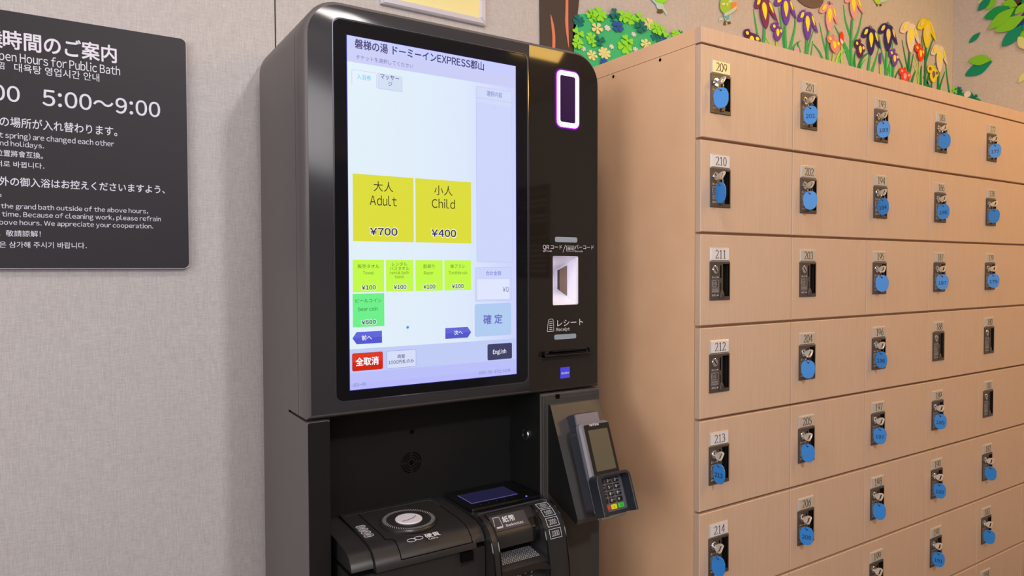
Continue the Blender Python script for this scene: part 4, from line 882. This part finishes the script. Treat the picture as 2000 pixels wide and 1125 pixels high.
iris('pink paper iris touching the top of the picture', 1663, -9, 39, 1664.7, 1646.7, 1684, PNK_, P_YEL, leaves=(([(1647, 10), (1651, 42), (1662, 75)], .009), ([(1684, 20), (1676, 60), (1663, 90)], .009), ([(1646, 80), (1657, 105), (1665, 140)], .018)), stem=[(1663, 38), (1661, 75), (1661, 110), (1664, 145)])
iris('left of the two navy blue paper irises', 1698, 57, 109.5, 1698, 1680, 1717, NAV, P_YEL, leaves=(([(1717, 88), (1710, 116), (1702, 140)], .010),), stem=[(1698, 108), (1695, 130), (1693, 150)])
iris('right of the two navy blue paper irises', 1732, 50, 101.5, 1731, 1713, 1751, NAV, PALE, leaves=(([(1715, 62), (1721, 98), (1729, 135), (1731, 160)], .011), ([(1743, 82), (1740, 112), (1732, 145)], .008)), stem=[(1731, 100), (1729, 130), (1729, 165)])
iris('ivory paper iris left of the yellow one', 1776, 47, 103.5, 1775.5, 1755.5, 1794, IVO, P_YEL, lm=P_DGR, leaves=(([(1761, 78), (1766, 105), (1772, 135)], .007), ([(1783, 105), (1779, 130), (1773, 155)], .008), ([(1752, 110), (1759, 124), (1765, 145)], .006)), stem=[(1775, 102), (1773, 135), (1772, 175)])
iris('bright yellow paper iris with pale marks', 1808, 41, 95, 1807, 1789.5, 1826.5, YLW, PALE, lm=P_DGR, leaves=(([(1799, 70), (1802, 100), (1807, 118)], .007), ([(1824, 70), (1815, 96), (1808, 118)], .008)), stem=[(1807, 94), (1806, 125), (1805, 180)])
iris('ivory paper iris nearest the room corner', 1832.5, 91, 142, 1832, 1816, 1848.4, IVO, P_YEL, lm=P_DGR, leaves=(([(1846, 117), (1849, 150), (1854, 186)], .009), ([(1845, 140), (1838, 160), (1832, 182)], .009), ([(1826, 123), (1823, 131)], .004)), stem=[(1832, 141), (1831, 165), (1830, 190)])
iris('dark purple paper iris half hidden behind the locker top', 1465, 62, 98, 1465, 1450, 1483, DPU, P_YEL, LIL, small=True)
iris('small violet paper iris beside the maroon one', 1515.7, 49, 82, 1515, 1503.5, 1526, VIO, P_YEL, small=True, lm=P_LST, leaves=(([(1494, 73), (1506, 90), (1510, 110)], .009), ([(1538, 81), (1532, 95), (1528, 115)], .006)), stem=[(1515, 81), (1515, 110)], n0=.0045)
iris('small pink paper iris beside the red bud', 1624, 74, 105, 1626.7, 1611, 1637, paper('paper_rose', (222, 142, 140)), P_YEL, small=True, lm=P_LST, stem=[(1626, 104), (1624, 125), (1622, 140)], n0=.0062)
iris('small dark purple paper iris left of the navy ones', 1676.7, 82, 114.5, 1677, 1666, 1687, DPU, P_YEL, small=True, leaves=(([(1697, 103), (1683, 114), (1674, 140)], .012), ([(1670, 100), (1668, 115), (1669, 140)], .010)), lm=P_DGR)
iris('small purple paper iris right of the navy ones', 1743, 101, 131, 1742.7, 1733, 1752, PUR, P_YEL, small=True, stem=[(1742, 130), (1742, 160)], leaves=(([(1752, 118), (1746, 130), (1743, 150)], .008),), n0=.0062)
iris('upright red paper iris below the yellow one', 1793, 91, 121, 1794.5, 1782.7, 1801.6, RED, P_YEL, small=True, lm=P_LST, stem=[(1794, 120), (1793, 150), (1792, 170)], leaves=(([(1784, 108), (1790, 124), (1793, 140)], .006), ([(1783, 128), (1790, 145), (1793, 160)], .006)), n0=.0062)
iris('red paper iris half hidden by the locker top', 1764, 137, 164, 1762, 1753, 1776, RED, LIL, small=True, n0=.0062)
iris('small yellow paper iris near the room corner', 1820, 132, 162, 1818, 1808, 1830, YLW, paper('paper_grey_mark', (120, 100, 110)), small=True, stem=[(1818, 160), (1818, 185)], lm=P_DGR, n0=.0062)
def bud(label, x, y0, y1, w, m, m2, stem):
    u_, va = WF.at(x, y0); _, vb = WF.at(x, y1); o = thing('paper_bud', label, 'paper flower', (u_, WY, vb))
    blade(WF, stem, .004, .005, .003, P_LST, o, 'stem')
    h_ = (va - vb) / 2; w *= 1.4; cut(WF, circ(u_, vb + h_, w, 16, h_), .0045, m, o, 'petal', .0012)
    if m2: cut(WF, [(u_ - w * .9, vb + h_ * .9), (u_ - w * .8, vb + h_ * .4), (u_, vb + .001), (u_ + w * .8, vb + h_ * .4), (u_ + w * .3, vb + h_ * .7)], .0062, m2, o, 'petal_mark', .0005)
bud('red and white paper bud on a lime stem', 1641.5, 62, 88.5, .0082, RED, P_WHITE, [(1642, 86), (1642, 105), (1642, 140)])
bud('thin purple paper bud between the navy irises', 1717, 103, 127, .005, PUR, None, [(1717, 125), (1718, 150), (1718, 160)])
bud('lilac paper bud peeking over the locker top', 1553.5, 91, 110, .010, LIL, None, [(1553, 108), (1553, 120)])
gr = thing('paper_grass', 'loose green paper grass blades at the foot of the irises', 'wall decoration', (2.3, WY, 1.6))
for pl, w, m in (([(1562, 80), (1550, 90), (1543, 103), (1541, 118)], .008, P_STEM), ([(1556, 82), (1560, 96), (1563, 115)], .009, P_STEM), ([(1645, 95), (1636, 108), (1630, 132)], .010, P_LST), ([(1650, 98), (1640, 112), (1634, 132)], .008, P_MINT), ([(1799, 128), (1797, 150), (1796, 180)], .016, P_DGR), ([(1787, 138), (1781, 155), (1777, 175)], .013, P_DGR),
                 ([(1813, 143), (1810, 160), (1808, 182)], .012, P_DGR), ([(1690, 115), (1682, 128), (1678, 145)], .006, P_MINT), ([(1757, 133), (1750, 145), (1745, 160)], .005, P_DGR), ([(1802, 150), (1812, 165), (1818, 182)], .012, P_DGR), ([(1736, 120), (1738, 140), (1738, 165)], .009, P_MINT)):
    blade(WF, pl, .0012, w, .0020, m, gr, 'grass_blade')
# soft round shadow on the wall, modelled as a dark grey disc
u_, v_ = WF.at(1578, -10); b = MB(); b.prism(WF, smooth_poly(circ(u_, v_, .084, 14, .043), 2), .0005, .004, mat('shadow_grey', (106, 90, 84), .8)); dsk = b.build('shadow_disc', None, (u_, WY, v_), smooth=0)
tag(dsk, 'dark grey round paper cut-out at the top edge above the purple irises', 'wall decoration')
# birds
def bird(label, bx, parts):
    u_, v_ = WF.at(*bx); o = thing('paper_bird', label, 'wall decoration', (u_, WY, v_))
    for nm, pl, m, n0 in parts: cut(WF, smooth_poly(pts_at(WF, pl), 3) if len(pl) > 4 else pts_at(WF, pl), n0, m, o, nm, .0010)
P_BB = paper('paper_pale_blue', (184, 214, 208)); P_FT = paper('paper_feet', (104, 78, 40)); P_HD = paper('paper_bird_green', (160, 206, 70)); P_OR = paper('paper_orange', (250, 140, 40))
bird('green headed paper bird holding an orange book above the lockers', (1418, 45), [
    ('body', [(1411, 27), (1413, 36), (1417, 42), (1422, 42.5), (1425, 37), (1425, 28), (1420, 24), (1413, 24)], P_BB, .003), ('tail', [(1402, 42), (1404, 35.5), (1411, 35.5), (1412, 39)], P_BB, .0020),
    ('head', [(1404, 10), (1406, 0), (1412, -5), (1421, -4), (1428, 5), (1429, 15), (1426, 25), (1418, 27.5), (1410, 26), (1405, 19)], P_HD, .0042), ('book', [(1425, 8), (1425.5, 23), (1436, 21), (1435, 5)], P_OR, .0056),
    ('wing', [(1412, 33), (1412, 27), (1422, 22), (1433, 14), (1435, 17), (1430, 24), (1420, 30)], P_BB, .0068), ('beak', [(1414.5, 7.5), (1420, 7), (1417.5, 14.5)], P_YEL, .0056),
    ('eye', [(1407, 11), (1408, 7.5), (1412.5, 7), (1413, 9), (1410, 11.5)], P_WHITE, .0054), ('eye', [(1420, 5.5), (1421, 2.5), (1426, 2), (1426.5, 4), (1423, 6)], P_WHITE, .0054),
    ('foot', [(1413, 42), (1415.5, 42), (1417, 49.5), (1412, 49)], P_FT, .002), ('foot', [(1421, 41.5), (1423, 41), (1427, 46), (1421, 48)], P_FT, .002), ('belly_mark', [(1413, 34), (1423, 30), (1422, 38), (1418, 40)], paper('paper_sky', (110, 176, 206)), .0044)])
bird('pale blue paper bird with lime front beside the shrub', (1290, 30), [
    ('body', [(1266, -8), (1273, 3), (1279, 9), (1282, 17), (1288, 19), (1295, 17), (1293, 8), (1288, 0), (1280, -10)], P_BB, .003), ('tail', [(1291, 17), (1295, 14), (1303, 27), (1300.5, 30.5)], P_BB, .0022),
    ('head', [(1273, -12), (1276, 0), (1284, 6), (1294, 7), (1300, 2), (1303, -8), (1290, -16)], P_LIME, .0042), ('foot', [(1284, 19), (1287, 19), (1288, 27), (1282, 25)], P_FT, .002), ('foot', [(1289, 20), (1291, 19), (1294, 25), (1289, 27)], P_FT, .002)])
bird('small pale paper bird at the top edge above the navy irises', (1715, 8), [
    ('body', [(1704, -6), (1707, 4), (1712, 9), (1718, 8), (1722, 3), (1720, -6)], P_LST, .003), ('wing', [(1716, -6), (1717, 5), (1724, 5), (1733, 0), (1734, -6)], P_BB, .0042), ('foot', [(1711, 8), (1713, 8), (1713, 13), (1711, 12)], P_FT, .002), ('foot', [(1717, 8), (1719, 7), (1721, 11), (1718, 13)], P_FT, .002)])
# right wall: leaves and little shrub
RF_ = Frame((RX, 0, 0), (0, -1, 0), (0, 0, 1)); assert RF_.N.x < 0
P_L2 = paper('paper_leaf_lime', (122, 200, 44)); P_L3 = paper('paper_leaf_green', (10, 152, 78)); P_L4 = paper('paper_leaf_teal', (0, 140, 112)); P_L5 = paper('paper_leaf_navy', (18, 66, 130)); P_L6 = paper('paper_leaf_cream', (206, 214, 150))
def leaf_shape(a, b_, w):
    a, b_ = Vector(a), Vector(b_); d = b_ - a; n = Vector((-d.y, d.x)) * w
    return smooth_poly([tuple(a), tuple(a + d * .25 + n * .75), tuple(a + d * .55 + n), tuple(a + d * .85 + n * .45), tuple(b_), tuple(b_ - d * .15 - n * .45), tuple(b_ - d * .45 - n), tuple(b_ - d * .75 - n * .75)], 3)
def leaf(a, b_, w, m, n0, parent=None): return cut(RF_, leaf_shape(RF_.at(*a), RF_.at(*b_), w), n0, m, parent, 'paper_leaf', .0012)
def lone(a, b_, w, m, n0, label):
    u_, v_ = RF_.at(*a); bq = MB(); bq.prism(RF_, leaf_shape(RF_.at(*a), RF_.at(*b_), w), n0, n0 + .0012, m); o = bq.build('paper_leaf', None, (RX, -u_, v_), smooth=0); tag(o, label, 'paper leaf', 'falling paper leaves on the right wall')
lone((1893.5, 84), (1915.5, 63.5), .22, P_L4, .003, 'small teal paper leaf falling on the right wall'); lone((1885.5, 147.5), (1938, 120), .25, P_L4, .002, 'large teal paper leaf lying under a lime one on the right wall'); lone((1893, 118.5), (1938, 117), .24, P_L2, .006, 'lime paper leaf overlapping a teal one on the right wall'); lone((1990.5, 162), (2006, 140), .24, P_L6, .003, 'cream paper leaf at the right edge of the picture')
br = thing('paper_branch', 'brown paper branch with overlapping green leaves at top right', 'wall decoration', (RX, .9, 2.2))
for pl in ([(1962, -6), (1985, 0), (2004, 8), (2030, 14)], [(1985, 16), (1996, 11), (2006, 7)], [(1996, 36), (2003, 30), (2015, 25)]):
    blade(RF_, pl, .012, .022, .001, P_TRUNK, br, 'twig')
for i, (a, b_, w, m) in enumerate((((1911, 7.5), (1932, -6), .25, P_L6), ((1929, 20), (1946, -6), .28, P_L2), ((1911.5, 21.5), (1938, -6), .26, P_L4), ((1924, 36), (1974, 14), .25, P_L3), ((1934, 57.5), (1984, 16), .22, P_L2), ((1949, 53), (1986, 16), .24, P_L3), ((1960, 5), (1988, 12), .28, P_L2), ((1959, 91), (2000, 50), .26, P_L4),
                                   ((1946, 62), (2003, 33), .25, P_L2), ((1985, 29), (2008, 6), .28, P_L2), ((1995, 76), (2008, 46), .3, P_L2), ((1986.5, 61), (2006, 32), .28, P_L5), ((1991, 73), (2010, 98), .25, P_L6), ((1998, 12), (2016, -10), .3, P_L3), ((2000, 60), (2030, 30), .3, P_L4), ((2005, 100), (2030, 60), .3, P_L2))):
    leaf(a, b_, w, m, .004 + .0016 * (i % 5) + .0006 * (i // 5), br)
s2_ = thing('paper_shrub', 'small green paper shrub with a white dot in the room corner over the lockers', 'wall decoration', (RX, 1.3, 1.6))
cut(RF_, smooth_poly(pts_at(RF_, [(1862, 200), (1866, 176), (1873, 174), (1881, 182), (1889, 178.5), (1898, 180.5), (1904, 189), (1916, 196), (1920, 215), (1864, 215)]), 3), .0005, P_L3, s2_, 'shrub_board', .003)
for x, y, sz, m, n in ((1864, 178, 16, P_LIME, 3), (1872.5, 178, 15, P_TEAL, 4), (1904, 190, 12, P_TEAL, 3)): clover(RF_, x, y, sz, m, n, .0045, s2_)
uu, vv = RF_.at(1890.4, 184.3); cut(RF_, circ(uu, vv, .013, 16), .004, P_WHITE, s2_, 'white_dot', .001)

# dark notice further along the right wall, mirrored in the glossy machine front
fn = thing('dark_notice', 'black framed notice on the right wall, mirrored in the glossy front of the ticket machine', 'sign', (RX, -2.32, 1.14))
b = MB(); b.prism(RF_, rrect(2.06, 2.58, 1.135, 1.86, .01, 4), .001, .010, mat('dark_notice_black', (30, 28, 30), .5)); b.build('board', fn)
b = MB(); b.prism(RF_, rrect(2.075, 2.565, 1.45, 1.80, .03, 4), .010, .0108, PRINTG, holes=[rrect(2.081, 2.559, 1.456, 1.794, .027, 4)]); b.build('printed_border', fn)
for i, (a_, w_) in enumerate(((1.74, .40), (1.70, .36), (1.62, .42), (1.585, .3), (1.39, .40), (1.35, .38), (1.31, .40), (1.27, .36), (1.23, .38), (1.19, .3))):
    b = MB(); b.prism(RF_, rect(2.10, 2.10 + w_, a_ - .007, a_ + .007), .0101, .0106, PRINTG); b.build('printed_line', fn, smooth=0)
